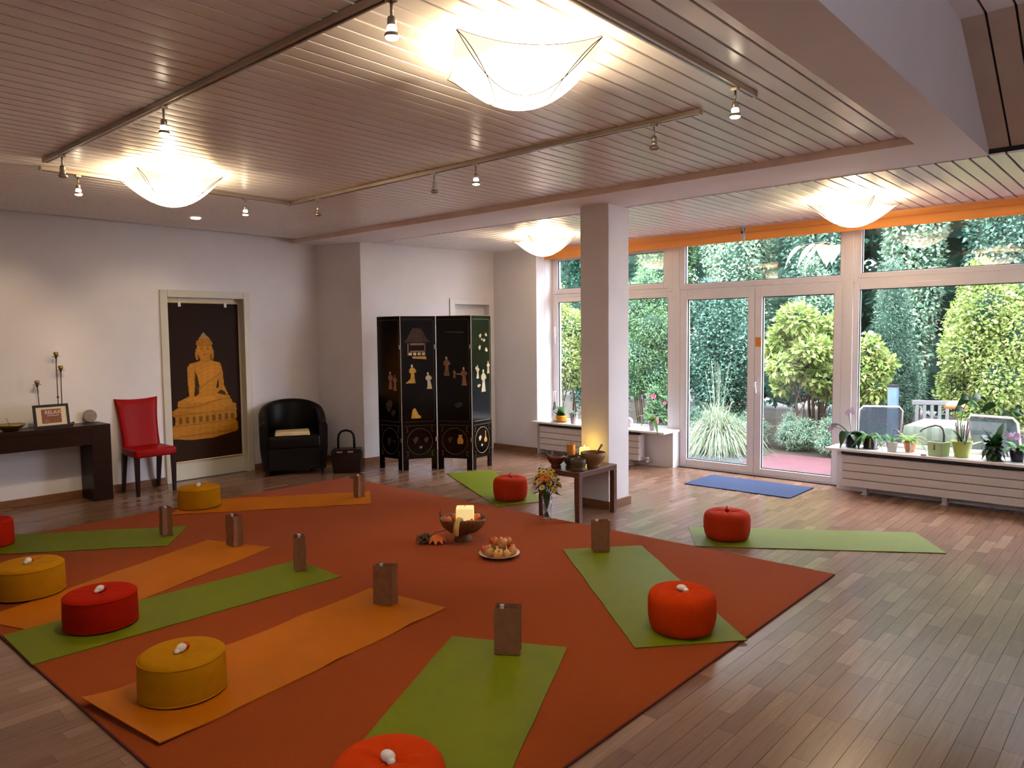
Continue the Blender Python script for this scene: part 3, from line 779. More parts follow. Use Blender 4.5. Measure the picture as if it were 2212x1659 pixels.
# ------------------------------------------------------------------ cushions
ZMAT = ZC+0.0058
def cushion(label, x, y, z, d, h, m, puffy, seed, rz=0.0):
    t = thing('seat_cushion', label, 'cushion', (x, y, z), rz, 'round meditation cushions')
    r_ = random.Random(seed); R = d/2; ph = r_.uniform(0, 6); ph2 = r_.uniform(0, 6)
    if puffy:
        prof = [(0.0, h*0.92), (R*0.06, h*0.915), (R*0.16, h*0.955), (R*0.35, h*0.995), (R*0.55, h*1.0), (R*0.74, h*0.985), (R*0.88, h*0.935), (R*0.955, h*0.86), (R*0.99, h*0.74), (R*1.0, h*0.55), (R*0.99, h*0.34), (R*0.95, h*0.16), (R*0.90, h*0.05), (R*0.82, 0.0), (0, 0)]
    else:
        prof = [(0.0, h*0.965), (R*0.1, h*0.96), (R*0.3, h*0.985), (R*0.6, h*1.0), (R*0.82, h*0.995), (R*0.92, h*0.965), (R*0.965, h*0.915), (R*0.985, h*0.86), (R*0.995, h*0.6), (R*1.0, h*0.3), (R*0.995, h*0.10), (R*0.985, h*0.04), (R*0.95, 0.0), (0, 0)]
    def fn(p, a, r, zz):
        if zz > h*0.8 and r < R*0.9:
            k = r/R
            amp = (0.010 if puffy else 0.004)*math.sin(min(1, k/0.75)*PI)
            p[2] += amp*(math.sin(7*a+ph)+0.6*math.sin(11*a+ph2))*0.5
        elif puffy:
            q = 1+0.012*math.sin(5*a+ph)*math.sin(zz/h*PI)
            p[0] *= q; p[1] *= q
        return p
    MB().lathe(prof, 64, fn=fn).build('cover', m, t, smooth=True)
    if not puffy:
        pp = MB()
        for zz, rr in ((h*0.90, R*0.975), (h*0.05, R*0.99)):
            pp.tube([(rr*math.cos(2*PI*k/48), rr*math.sin(2*PI*k/48), zz) for k in range(49)], 0.0035, 6, cap=False)
        pp.build('piping', m, t, True)
    return t
CU = [
 ('yellow cushion on the front orange mat, nearest of the yellow ones', 1.405, 3.187, 0.36, 0.178, 'yellow', 0, 0),
 ('red cushion on the green mat between two yellow cushions', 1.468, 4.292, 0.365, 0.178, 'red', 0, 0),
 ('yellow cushion cut by the left edge of the picture, on an orange mat', 1.373, 5.162, 0.385, 0.185, 'yellow', 0, 0),
 ('yellow cushion on the farthest orange mat, close to the red chair', 3.136, 6.626, 0.365, 0.185, 'yellow', 0, 0),
 ('red cushion of which only a sliver shows at the left edge', 1.50, 6.615, 0.35, 0.19, 'red', 0, 0),
 ('red puffy cushion cut by the bottom edge, on a green mat', 1.425, 1.805, 0.365, 0.215, 'orange', 1, 0),
 ('orange puffy cushion on the green mat at the carpet edge', 3.411, 1.874, 0.35, 0.212, 'orange', 1, 0),
 ('coral cushion on the mat lying on bare parquet, before the radiator', 5.228, 2.494, 0.345, 0.205, 'coral', 1, 1),
 ('coral cushion between the folding screen and the low table', 5.187, 4.648, 0.325, 0.212, 'coral', 1, 1)]
for i, (lb_, x, y, d, h, m, pf, onfloor) in enumerate(CU):
    z = (0.0008+0.0075) if onfloor else ZMAT+0.0025
    cushion(lb_, x, y, z, d, h, MT[m], pf, i+1, rnd.uniform(0, 6))
    # little glazed treat lying on top
    zt = z + h*(0.925 if pf else 0.965)+0.002
    where = ['the nearest yellow cushion', 'the red cushion on the green mat', 'the yellow cushion at the left edge', 'the yellow cushion near the red chair', '', 'the red cushion at the bottom edge', 'the orange cushion', 'the coral cushion before the radiator', 'the coral cushion near the screen'][i]
    if not where: continue
    if i in (7, 8):
        g = thing('sweet', 'small dark red round sweet on ' + where, 'sweet', (x, y, zt), 0, 'small treats on the cushions')
        MB().ell((0, 0, 0.017), (0.020, 0.020, 0.019), 18, 12).build('ball', MT['redglaze'], g, True)
        MB().tube([(0, 0, 0.034), (0.004, 0.003, 0.044)], [0.004, 0.007], 8).build('wrapper_twist', MT['redglaze'], g, True)
    else:
        g = thing('sweet', 'small white glossy sweet with a red side, on ' + where, 'sweet', (x, y, zt), 0.6+i*0.2, 'small treats on the cushions')
        MB().ell((0, 0, 0.016), (0.028, 0.021, 0.018), 20, 12).ell((-0.022, 0.006, 0.010), (0.017, 0.014, 0.012), 14, 10).build('pearl', MT['pearl'], g, True)
        if i not in (5, 6): MB().ell((0.024, -0.004, 0.015), (0.014, 0.020, 0.016), 16, 10).build('red_wrapper', MT['redglaze'], g, True)

# ------------------------------------------------------------------ paper bags with a rolled paper inside
def paper_bag(label, x, y, w, h, rz, seed, d=0.075, z=ZMAT+0.0025):
    r_ = random.Random(seed)
    t = thing('paper_bag', label, 'paper bag', (x, y, z), rz, 'kraft paper bags on the mats')
    n = 7; sides = []
    for k in range(n): sides.append((-w/2+w*k/(n-1), -d/2))
    sides += [(w/2-0.012, 0.0), ]
    for k in range(n): sides.append((w/2-w*k/(n-1), d/2))
    sides += [(-w/2+0.012, 0.0)]
    N_ = len(sides); V = []; F = []; lev = 7
    for i in range(lev):
        q = i/(lev-1)
        for (a, b) in sides:
            f_ = 1+0.03*q
            j = 0.0018 if 0 < i else 0
            zt = h*q + (r_.uniform(-0.003, 0.003) if i == lev-1 else 0)
            V.append((a*f_+r_.uniform(-j, j), b*f_*(1-0.10*q)+r_.uniform(-j, j)*1.6, zt))
    for i in range(lev-1):
        for k in range(N_):
            k2 = (k+1) % N_; F.append((i*N_+k, i*N_+k2, (i+1)*N_+k2, (i+1)*N_+k))
    F.append(tuple(range(N_-1, -1, -1)))
    b = MB().add(V, F); o = b.build('bag', MT['kraft'], t, solid=0.0012)
    p = MB(); px = -w*0.22
    p.lathe([(0.010, h*0.35), (0.0105, h*1.025), (0.004, h*1.03)], 10, (px, 0.0, 0)).build('paper_roll', MT['paper'], t, smooth=0.8)
    f_ = MB().add([(px-0.012, 0.010, h*0.99), (px+0.014, 0.016, h*0.985), (px+0.018, -0.006, h*1.02), (px-0.006, -0.012, h*1.035)], [(0,1,2,3)])
    f_.build('paper_flap', MT['paper'], t, solid=0.001)
    return t
def facing(x, y): return math.atan2(y, x)-PI/2      # broad side towards the room's near corner
BG = [('kraft paper bag on the front orange mat', 2.655, 3.35, 0.118, 0.222, m1a-PI/2+0.25),
      ('kraft paper bag on the green mat cut by the bottom edge', 2.615, 2.37, 0.125, 0.226, m2a-PI/2+0.15),
      ('kraft paper bag on the green mat of the orange cushion, nearest the low table', 4.295, 3.0, 0.118, 0.218, m3a-PI/2-0.05),
      ('kraft paper bag on the green mat of the red cushion, third from the left', 2.69, 4.285, 0.105, 0.222, m5a-PI/2-0.45),
      ('kraft paper bag on the orange mat behind the red cushion', 2.70, 5.165, 0.115, 0.222, m6a-PI/2-0.35),
      ('kraft paper bag on the green mat nearest the console table', 2.50, 5.855, 0.10, 0.215, m7a-PI/2+0.5),
      ('kraft paper bag on the farthest orange mat, below the black armchair', 4.305, 5.80, 0.080, 0.208, m8a-PI/2+0.6)]
for i, b in enumerate(BG): paper_bag(b[0], b[1], b[2], b[3], b[4], b[5], 20+i)

# ------------------------------------------------------------------ centre: bowl with candle and gourds, apples
bw = thing('footed_bowl', 'woven brown footed bowl holding a lit candle on the carpet', 'bowl', (3.89, 3.968, CT+0.0005), 0.4)
MB().lathe([(0.052,0.0),(0.056,0.006),(0.050,0.028),(0.036,0.042),(0.040,0.052),(0.085,0.070),(0.118,0.105),(0.136,0.150),(0.140,0.168),(0.134,0.170),(0.128,0.150),(0.110,0.110),(0.080,0.082),(0.0,0.072)], 44,
           fn=lambda p, a, r, z: [p[0]*(1+0.02*math.sin(3*a)), p[1]*(1+0.02*math.sin(3*a)), p[2]+(0.006*math.sin(2*a+1) if z > 0.14 else 0)]).build('bowl', MT['basket'], bw, True)
cb = MB()
for k in range(40):
    a = 2*PI*k/40
    cb.tube([(r*math.cos(a+dz), r*math.sin(a+dz), z) for r, z, dz in ((0.080,0.066,0),(0.119,0.104,0.04),(0.138,0.150,0.08),(0.141,0.168,0.1))], 0.0028, 5)
cb.build('weave_ribs', MT['basket'], bw, True)
cd = thing('candle', 'square cream candle glowing in the footed bowl', 'candle', (3.90, 3.955, 0.105), 0.75)
MB().box(-0.052, 0.052, -0.052, 0.052, 0.0, 0.150).build('wax_block', MT['litcream'], cd, bevel=0.008, seg=3, smooth=0.6)
MB().box(-0.040, 0.040, -0.040, 0.040, 0.148, 0.1508).build('melt_pool', MT['litcream'], cd)
MB().tube([(0,0,0.150),(0.001,0,0.162)], 0.0015, 6).build('wick', MT['gap'], cd)
bw.scale = (1.25, 1.25, 1.06); cd.scale = (1.27, 1.27, 1.03); cd.location.z += 0.004
def at_bowl(a, r): return (3.89+1.25*r*math.cos(a), 3.968+1.25*r*math.sin(a))
g = thing('gourd', 'yellow crook necked gourd hanging over the bowl rim', 'gourd', (*at_bowl(-2.55, 0.115), 0.163), -2.55); g.scale = (1.2, 1.2, 1.2)
pts = [(-0.028, 0.02, 0.000), (-0.010, 0.012, 0.030), (0.018, 0.004, 0.040), (0.034, -0.004, 0.022), (0.038, -0.010, -0.010), (0.034, -0.014, -0.042), (0.028, -0.006, -0.058)]
MB().tube(pts, [0.008, 0.013, 0.014, 0.015, 0.017, 0.018, 0.011], 12).build('neck', MT['gourd'], g, True)
MB().tube([(-0.028,0.02,0.0),(-0.040,0.024,-0.008)], [0.006,0.004], 8).build('stalk', MT['twig'], g, True)
for i, (a, r, rad, mm, lb_) in enumerate([(2.5, 0.095, 0.030, 'applered', 'small red gourd at the left inside the footed bowl'), (-1.75, 0.090, 0.026, 'pumpkin', 'small orange gourd in the bowl beside the yellow crook neck'),
      (-0.35, 0.090, 0.031, 'pumpkin', 'ribbed orange gourd in the bowl right of the candle'), (0.35, 0.100, 0.024, 'gourd', 'small pale gourd at the right rim of the footed bowl'), (1.3, 0.090, 0.028, 'pumpkin', 'orange gourd in the bowl behind the candle'), (-2.05, 0.083, 0.022, 'applered', 'tiny red gourd at the front of the bowl')]):
    x, y = at_bowl(a, r)
    q = thing('gourd', lb_, 'gourd', (x, y, 0.132), a, 'gourds in the footed bowl'); q.scale = (1.2, 1.2, 1.2)
    MB().lathe([(0.0, rad*0.75), (rad*0.3, rad*0.86), (rad*0.75, rad*0.65), (rad, rad*0.05), (rad*0.8, -rad*0.6), (rad*0.3, -rad*0.85), (0, -rad*0.85)], 32,
               fn=lambda p, a_, r_, z_: [p[0]*(1-0.10*abs(math.sin(4*a_))), p[1]*(1-0.10*abs(math.sin(4*a_))), p[2]], c=(0, 0, rad)).build('body', MT[mm], q, True)
    MB().tube([(0,0,rad*1.7),(0.003,0.002,rad*2.1)], [0.004,0.003], 7).build('stalk', MT['twig'], q, True)
lf = thing('dry_leaf', 'curled brown leaf standing at the left rim of the bowl', 'leaf', (*at_bowl(2.15, 0.125), 0.158), 2.3); lf.scale = (1.2, 1.2, 1.1)
MB().strap([(0,0,0),(0.008,0,0.03),(0.012,0.004,0.06),(0.004,0.008,0.085)], [0.018,0.024,0.016,0.001], side=(0,1,0), fold=0.4).build('blade', MT['husk'], lf, True)
ph = thing('gourd', 'orange flower shaped gourd with a dark husk lying beside the bowl', 'gourd', (3.705, 4.055, CT+0.0005), 0.3); ph.scale = (1.4, 1.4, 1.3)
for k in range(9):
    a = 2*PI*k/9
    MB().strap([(0.0,0,0.035),(0.022*math.cos(a),0.022*math.sin(a),0.043),(0.042*math.cos(a),0.042*math.sin(a),0.030),(0.053*math.cos(a),0.053*math.sin(a),0.008)], [0.006,0.014,0.013,0.003], fold=-0.25).build('petal', MT['pumpkin'], ph, True)
MB().ell((0,0,0.024), (0.034,0.034,0.023), 16, 10).build('body', MT['pumpkin'], ph, True)
hk = MB()
for k in range(11):
    a = 0.3+2*PI*k/11
    hk.strap([(-0.02,0.065,0.006),(-0.02+0.035*math.cos(a),0.065+0.030*math.sin(a),0.035+0.012*math.sin(3*a)),(-0.02+0.062*math.cos(a),0.065+0.042*math.sin(a),0.014)], [0.004,0.016,0.002], fold=0.3)
hk.build('husk', MT['husk'], ph, True)
MB().tube([(0.0,0.05,0.03),(0.03,0.03,0.05),(0.06,-0.02,0.062),(0.062,-0.03,0.085)], 0.0022, 6).build('stalk', MT['husk'], ph, True)

pl = thing('plate', 'white plate heaped with apples on the carpet', 'plate', (3.757, 3.478, CT+0.0005))
MB().lathe([(0.0,0.004),(0.075,0.0),(0.082,0.002),(0.120,0.018),(0.142,0.027),(0.1435,0.030),(0.120,0.023),(0.080,0.009),(0.0,0.008)], 48).build('dish', MT['plate'], pl, True)
def apple(label, x, y, z, r, m, tilt):
    t = thing('apple', label, 'apple', (x, y, z), 0, 'apples on the white plate')
    t.rotation_euler = tilt
    MB().lathe([(0.0, r*0.62), (r*0.12, r*0.68), (r*0.35, r*0.86), (r*0.65, r*0.82), (r*0.92, r*0.48), (r, 0.0), (r*0.93, -r*0.42), (r*0.68, -r*0.78), (r*0.38, -r*0.90), (r*0.15, -r*0.80), (0, -r*0.76)], 28).build('flesh', MT[m], t, True)
    MB().tube([(0,0,r*0.62),(r*0.05,0,r*0.9),(r*0.14,0,r*1.08)], [0.0018,0.0016,0.0022], 6).build('stalk', MT['twig'], t, True)
cx, cy = 3.757, 3.478
dv = Vector((cx, cy, 0)).normalized(); sv = Vector((dv.y, -dv.x, 0))          # away from and across the near corner
def apos(s, d): return (cx+sv.x*s+dv.x*d, cy+sv.y*s+dv.y*d)
z1 = CT+0.0095
AP = [('red and green apple at the left front of the plate', -0.062, -0.048, 0.033, 'applegreen', (0.9, 0.2, 0)),
      ('yellow apple with its dimple showing, front middle of the plate', -0.008, -0.082, 0.034, 'appleyel', (0.6, -0.3, 0)),
      ('small yellow apple, right of the front middle one', 0.052, -0.066, 0.029, 'appleyel', (0.8, 0.3, 0.5)),
      ('orange blushed apple at the right of the plate', 0.094, -0.022, 0.032, 'appleblush', (0.2, 0.4, 0)),
      ('red apple at the far left of the plate', -0.096, 0.010, 0.032, 'applered', (0.1, -0.3, 0)),
      ('pale yellow apple at the left back of the heap', -0.052, 0.060, 0.032, 'appleyel', (0.1, 0.1, 0)),
      ('dark red apple at the right back of the plate', 0.085, 0.052, 0.031, 'applered', (-0.2, 0.2, 0)),
      ('red apple at the back of the heap, mostly hidden', 0.020, 0.082, 0.031, 'applered', (0, 0.2, 0)),
      ('small yellow apple in the middle, behind the front ones', 0.0, -0.006, 0.029, 'appleyel', (0.3, 0, 0.3))]
for (lb_, s, d, r, m, tl) in AP:
    x, y = apos(s, d); rr_ = math.hypot(s, d); apple(lb_, x, y, z1+r*0.9+max(0, rr_-0.085)*0.45, r, m, tl)
for (lb_, s, d, r, m, tl) in [('large golden red apple on top of the heap', 0.022, 0.014, 0.036, 'appleblush', (0.2, 0.1, 0)), ('dark red apple on top, left of the golden one', -0.034, 0.030, 0.032, 'applered', (0, -0.4, 0)), ('dark red apple on top, at the right back', 0.058, 0.050, 0.031, 'applered', (0, 0.4, 0))]:
    x, y = apos(s, d); apple(lb_, x, y, z1+0.088, r, m, tl)
# ------------------------------------------------------------------ banner with the seated statue
bn = thing('wall_hanging', 'dark banner printed with a golden seated Buddha, hung in the doorway', 'banner', (3.935, YB+0.070, 0))
BX, BZ0, BZ1 = 0.417, 0.200, 1.935
def inpoly(U, Vv, poly):
    r = np.zeros(U.shape, bool); n = len(poly)
    for i in range(n):
        x0, y0 = poly[i]; x1, y1 = poly[(i+1) % n]
        c = ((y0 > Vv) != (y1 > Vv)) & (U < (x1-x0)*(Vv-y0)/(y1-y0+1e-12)+x0)
        r ^= c
    return r
def banner_colours(U, Vv):
    """U 0..1 from the left, Vv 0..1 from the top; colours of the print"""
    rg = np.random.RandomState(4)
    col = np.zeros(U.shape+(3,)); col[:] = (0.022, 0.008, 0.003)
    col *= (0.75+0.5*Vv)[..., None]
    gold = np.array((0.50, 0.20, 0.018)); 
    def lay(mask, k): col[mask] = (gold*np.asarray(k)[..., None])[mask] if np.ndim(k) else gold*k
    def ell(cx, cy, rx, ry): return ((U-cx)/rx)**2+((Vv-cy)/ry)**2 < 1
    band = 0.93+0.045*np.sin(Vv*210+3*np.sin(U*14)+5*np.sin(U*5+Vv*9))+0.04*np.sin(U*70+9*Vv)+0.05*np.sin(Vv*31+U*11)
    # throne, two tiers with a waist of petals
    t2 = inpoly(U, Vv, [(0.055,0.772),(0.10,0.757),(0.90,0.752),(0.945,0.775),(0.955,0.82),(0.93,0.838),(0.60,0.866),(0.30,0.868),(0.06,0.85),(0.045,0.81)])
    lay(t2, 0.93*band)
    w = inpoly(U, Vv, [(0.09,0.714),(0.93,0.708),(0.94,0.755),(0.085,0.762)]); lay(w, (0.62+0.22*np.sign(np.sin(U*70)))*band)
    t1 = inpoly(U, Vv, [(0.055,0.677),(0.12,0.660),(0.86,0.640),(0.885,0.648),(0.93,0.655),(0.935,0.70),(0.90,0.716),(0.10,0.722),(0.055,0.705)]); lay(t1, 0.85*band)
    for k in (0.700, 0.836, 0.768): lay(((np.abs(Vv-k-0.012*(0.5-U)) < 0.003) & (U > 0.07) & (U < 0.92)), 0.55)
    # crossed legs
    lg = ell(0.50, 0.640, 0.375, 0.058) | inpoly(U, Vv, [(0.13,0.62),(0.30,0.585),(0.70,0.572),(0.84,0.60),(0.87,0.66),(0.13,0.68)]); lay(lg, 0.95*band)
    lay(((np.abs(Vv-0.640-0.02*np.sin(U*6)) < 0.004) & lg), 0.6)
    lay(ell(0.44, 0.612, 0.20, 0.020), 1.12)
    # arms
    la_ = inpoly(U, Vv, [(0.272,0.405),(0.31,0.385),(0.365,0.40),(0.365,0.52),(0.345,0.60),(0.335,0.645),(0.30,0.65),(0.285,0.60),(0.27,0.50)])
    ra_ = inpoly(U, Vv, [(0.68,0.385),(0.735,0.40),(0.755,0.45),(0.765,0.53),(0.82,0.59),(0.80,0.60),(0.73,0.565),(0.60,0.595),(0.56,0.58),(0.69,0.54)])
    body = inpoly(U, Vv, [(0.30,0.385),(0.42,0.372),(0.47,0.36),(0.58,0.36),(0.64,0.372),(0.725,0.385),(0.735,0.45),(0.675,0.50),(0.65,0.56),(0.66,0.60),(0.40,0.60),(0.41,0.56),(0.375,0.48)])
    lay(body, (0.95+0.20*np.sin((U-0.3)*7))*band); lay(la_, 1.08*band); lay(ra_, 1.0*band)
    lay(inpoly(U, Vv, [(0.370,0.43),(0.405,0.47),(0.425,0.53),(0.415,0.575),(0.365,0.595),(0.350,0.585),(0.37,0.50)]), 0.10)
    lay(inpoly(U, Vv, [(0.665,0.578),(0.72,0.558),(0.775,0.572),(0.80,0.598),(0.73,0.59)]), 0.12)
    lay(((np.abs(Vv-0.47-0.30*(0.66-U)) < 0.004) & body), 0.65)
    lay(ell(0.50, 0.415, 0.13, 0.022), 1.15*np.ones(U.shape)*band)
    # neck, head, ears, crown
    lay(inpoly(U, Vv, [(0.455,0.335),(0.58,0.335),(0.595,0.372),(0.44,0.374)]), 0.80)
    hd = ell(0.512, 0.300, 0.108, 0.066); lay(hd, 1.02*band)
    for ex in (0.405, 0.618): lay(ell(ex, 0.325, 0.020, 0.038), 0.85)
    for ex in (0.425, 0.600): lay(ell(ex, 0.345, 0.010, 0.020), 0.25)
    lay(inpoly(U, Vv, [(0.395,0.262),(0.41,0.238),(0.60,0.232),(0.63,0.262),(0.60,0.272),(0.42,0.272)]), 0.70*band)
    lay(ell(0.512, 0.236, 0.078, 0.030), 0.80*band)
    lay(inpoly(U, Vv, [(0.450,0.222),(0.485,0.196),(0.505,0.186),(0.525,0.196),(0.575,0.222)]), np.ones(U.shape)*1.0)
    m = inpoly(U, Vv, [(0.450,0.222),(0.485,0.196),(0.505,0.186),(0.525,0.196),(0.575,0.222)]); col[m] = (0.33, 0.20, 0.11)
    # face
    for ex in (0.472, 0.556): lay(ell(ex, 0.292, 0.026, 0.0035), 0.45)
    for ex in (0.472, 0.556): lay(ell(ex, 0.280, 0.030, 0.0022), 0.62)
    lay(ell(0.514, 0.306, 0.014, 0.012), 0.80); lay(ell(0.514, 0.328, 0.028, 0.0038), 0.52)
    col *= (1+rg.uniform(-0.12, 0.12, U.shape))[..., None]
    return np.clip(col, 0, 1)
nu, nv = 150, 320
uu, vv = np.meshgrid(np.linspace(0, 1, nu+1), np.linspace(0, 1, nv+1))
V = np.stack([-BX+2*BX*uu, 0.0015*np.sin(vv*9), BZ1-(BZ1-BZ0)*vv], -1).reshape(-1, 3)
idx = np.arange((nu+1)*(nv+1)).reshape(nv+1, nu+1)
F = np.stack([idx[:-1, :-1], idx[1:, :-1], idx[1:, 1:], idx[:-1, 1:]], -1).reshape(-1, 4)
pr_ = raw('printed_cloth', V, F, print_mat('banner_print', 'print', 0.6), bn, True)
ca = pr_.data.color_attributes.new('print', 'FLOAT_COLOR', 'POINT')
colr = banner_colours(uu, vv).reshape(-1, 3)
ca.data.foreach_set('color', np.concatenate([colr, np.ones((len(colr), 1))], 1).astype(np.float32).ravel())
MB().box(-BX, BX, 0.004, 0.008, BZ0, BZ1).build('backing_cloth', MT['gap'], bn)
MB().tube([(-BX-0.004, 0.002, BZ1+0.004), (BX+0.004, 0.002, BZ1+0.004)], 0.011, 10).build('top_rod', MT['cream'], bn, smooth=0.6)
MB().tube([(-BX-0.003, 0.002, BZ0), (BX+0.003, 0.002, BZ0)], 0.007, 10).build('bottom_rod', MT['cream'], bn, smooth=0.6)
for x in (-0.255, 0.265):
    MB().box(x-0.014, x+0.014, -0.012, 0.004, BZ1-0.045, BZ1+0.004).tube([(x, -0.004, BZ1), (x, -0.004, BZ1+0.052)], 0.003, 6).build('clip', MT['paper'], bn, bevel=0.002)

# ------------------------------------------------------------------ console table and what stands on it
cs = thing('console_table', 'dark wooden console table with thick legs against the wall', 'table', (0, 0, 0))
CX0, CX1, CY0, CY1, CZ = 0.62, 2.785, 7.665, 7.985, 0.735
MB().box(CX0, CX1, CY0, CY1, 0.690, CZ).build('tabletop', MT['darkwood'], cs, bevel=0.003)
MB().box(CX0+0.17, CX1-0.17, CY0+0.004, CY1-0.004, 0.552, 0.690).build('apron', MT['darkwood'], cs)
for x0 in (CX0, CX1-0.17): MB().box(x0, x0+0.17, CY0, CY1, 0.0, 0.690).build('leg', MT['darkwood'], cs, bevel=0.003)
bz = thing('metal_bowl', 'shallow dark metal bowl at the left end of the console table', 'bowl', (1.995, 7.80, CZ))
MB().lathe([(0.0,0.0),(0.055,0.0),(0.060,0.004),(0.105,0.040),(0.120,0.058),(0.117,0.060),(0.100,0.044),(0.055,0.010),(0.0,0.008)], 40).build('bowl', MT['brass'], bz, True)
MB().tube([(0.01,0.0,0.01),(-0.025,0.02,0.115)], 0.0018, 6).build('incense_stick', MT['twig'], bz, True)
fr_ = thing('framed_sign', 'black framed print reading RELAX, leaning on the console table', 'picture', (2.315, 7.745, CZ+0.003), 0.08)
pic = bpy.data.objects.new('frame', None)
TL = math.radians(-9)
def leaned(mb): 
    c, s_ = math.cos(TL), math.sin(TL); mb.v = [(x, y*c - z*s_, y*s_ + z*c) for (x, y, z) in mb.v]; return mb
FW, FH = 0.150, 0.215
leaned(MB().box(-FW, FW, -0.010, 0.010, 0, 0.022).box(-FW, FW, -0.010, 0.010, FH-0.022, FH).box(-FW, -FW+0.022, -0.010, 0.010, 0.022, FH-0.022).box(FW-0.022, FW, -0.010, 0.010, 0.022, FH-0.022)).build('frame', MT['blackframe'], fr_, bevel=0.002)
leaned(MB().box(-FW+0.02, FW-0.02, -0.002, 0.006, 0.02, FH-0.02)).build('mount', MT['mount'], fr_)
prn = leaned(MB().box(-0.083, 0.083, -0.0032, -0.0021, 0.042, 0.172)).build('print', MT['printbrown'], fr_)
def text_mesh(txt, size, m, parent, x, y, z, tilt, name='lettering'):
    cu = bpy.data.curves.new(name, 'FONT'); cu.body = txt; cu.size = size; cu.align_x = 'CENTER'; cu.extrude = 0.0004
    cu.offset = 0.0006
    o0 = bpy.data.objects.new(name, cu); C.objects.link(o0)
    dg = bpy.context.evaluated_depsgraph_get(); me = bpy.data.meshes.new_from_object(o0.evaluated_get(dg))
    bpy.data.objects.remove(o0); bpy.data.curves.remove(cu)
    me.materials.clear(); me.materials.append(m)
    o = bpy.data.objects.new(name, me); C.objects.link(o); o.parent = parent
    o.location = (x, y, z); o.rotation_euler = (PI/2+tilt, 0, 0)
    return o
zz = 0.128; text_mesh('RELAX', 0.046, MT['printwhite'], prn, 0.012, -0.0038*math.cos(TL)-zz*math.sin(TL)-0.0006, zz*math.cos(TL), TL)
bl_ = MB()
for k in range(9): bl_.box(-0.036+0.011*k, -0.028+0.011*k, -0.0038, -0.0031, 0.109, 0.115)
leaned(bl_).build('faded_line', MT['printwhite'], prn)
leaned(MB().ell((-0.045, -0.0028, 0.060), (0.030, 0.0008, 0.022), 20, 8)).build('pebble_print', MT['rose'], prn)
MB().box(-0.02, 0.02, 0.055, 0.062, 0.0, 0.15).build('stand', MT['blackframe'], fr_)
ch = thing('candlestick', 'thin three armed dark candlestick behind the framed sign', 'candlestick', (2.40, 7.90, CZ))
MB().lathe([(0,0.0),(0.055,0.0),(0.055,0.006),(0.02,0.014),(0,0.016)], 28).build('foot', MT['bronze'], ch, True)
MB().box(-0.155, 0.06, -0.006, 0.006, 0.012, 0.022).build('crossbar', MT['bronze'], ch)
for (x, h, bead) in ((-0.150, 0.395, None), (0.018, 0.655, 0.24), (0.052, 0.525, 0.13)):
    a = MB().tube([(x*0.9, 0, 0.018), (x, 0, h)], 0.0042, 8)
    if bead: a.ell((x*0.97, 0, 0.03+bead), 0.011, 12, 8)
    ao = a.build('arm', MT['bronze'], ch, True)
    MB().lathe([(0.006,h-0.022),(0.010,h-0.010),(0.008,h-0.003),(0.034,h),(0.036,h+0.003),(0.010,h+0.004),(0,h+0.004)], 24, (x,0,0)).build('drip_plate', MT['bronze'], ao, smooth=0.8)
    MB().lathe([(0.010,h+0.003),(0.020,h+0.014),(0.022,h+0.026),(0.019,h+0.042),(0.017,h+0.042),(0.018,h+0.020),(0,h+0.012)], 18, (x,0,0)).build('candle_cup', MT['brass'], ao, True)
sd = thing('stone_disc', 'round grey disc leaning at the wall end of the console table', 'ornament', (2.705, 7.945, CZ))
MB().prism([(0.062*math.cos(2*PI*k/36), 0.062+0.062*math.sin(2*PI*k/36)) for k in range(36)], 0.024, (0, 0.012, 0), (1,0,0), (0,0.12,0.993)).build('disc', MT['greystone'], sd, bevel=0.005, smooth=0.7)
tz = thing('trinket', 'small dark trinket on the console table beside the framed sign', 'ornament', (2.485, 7.80, CZ))
MB().ell((0,0,0.016), (0.028,0.020,0.016), 14, 8).ell((0.02,0.0,0.026), (0.012,0.012,0.012), 12, 8).build('body', MT['bronze'], tz, True)

# ------------------------------------------------------------------ red chair
rc = thing('dining_chair', 'red leather chair with dark legs between console table and banner', 'chair', (3.165, 7.765, 0), 0.02)
W2 = 0.205
for (sx, sy) in ((-1,-1), (1,-1)):
    x, y = sx*0.180, -0.165
    MB().hexa([(x-0.014,y-0.014,0),(x+0.014,y-0.014,0),(x+0.014,y+0.014,0),(x-0.014,y+0.014,0)], [(x-0.022,y-0.022,0.395),(x+0.022,y-0.022,0.395),(x+0.022,y+0.022,0.395),(x-0.022,y+0.022,0.395)]).build('leg', MT['darkwood'], rc)
for sx in (-1, 1):
    x = sx*0.175; y0, y1 = 0.185, 0.130
    MB().hexa([(x-0.014,y0-0.014,0),(x+0.014,y0-0.014,0),(x+0.014,y0+0.014,0),(x-0.014,y0+0.014,0)], [(x-0.022,y1-0.022,0.40),(x+0.022,y1-0.022,0.40),(x+0.022,y1+0.022,0.40),(x-0.022,y1+0.022,0.40)]).build('leg', MT['darkwood'], rc)
st = MB(); n = 14
V = []; F = []
prof = [(-0.0, 0.375), (0.0, 0.385)]
MB().hexa([(-W2,-0.20,0.375),(W2,-0.20,0.375),(W2-0.01,0.15,0.385),(-W2+0.01,0.15,0.385)], [(-W2,-0.20,0.455),(W2,-0.20,0.455),(W2-0.01,0.15,0.462),(-W2+0.01,0.15,0.462)]).build('seat', MT['redleather'], rc, bevel=0.022, seg=4, smooth=0.9)
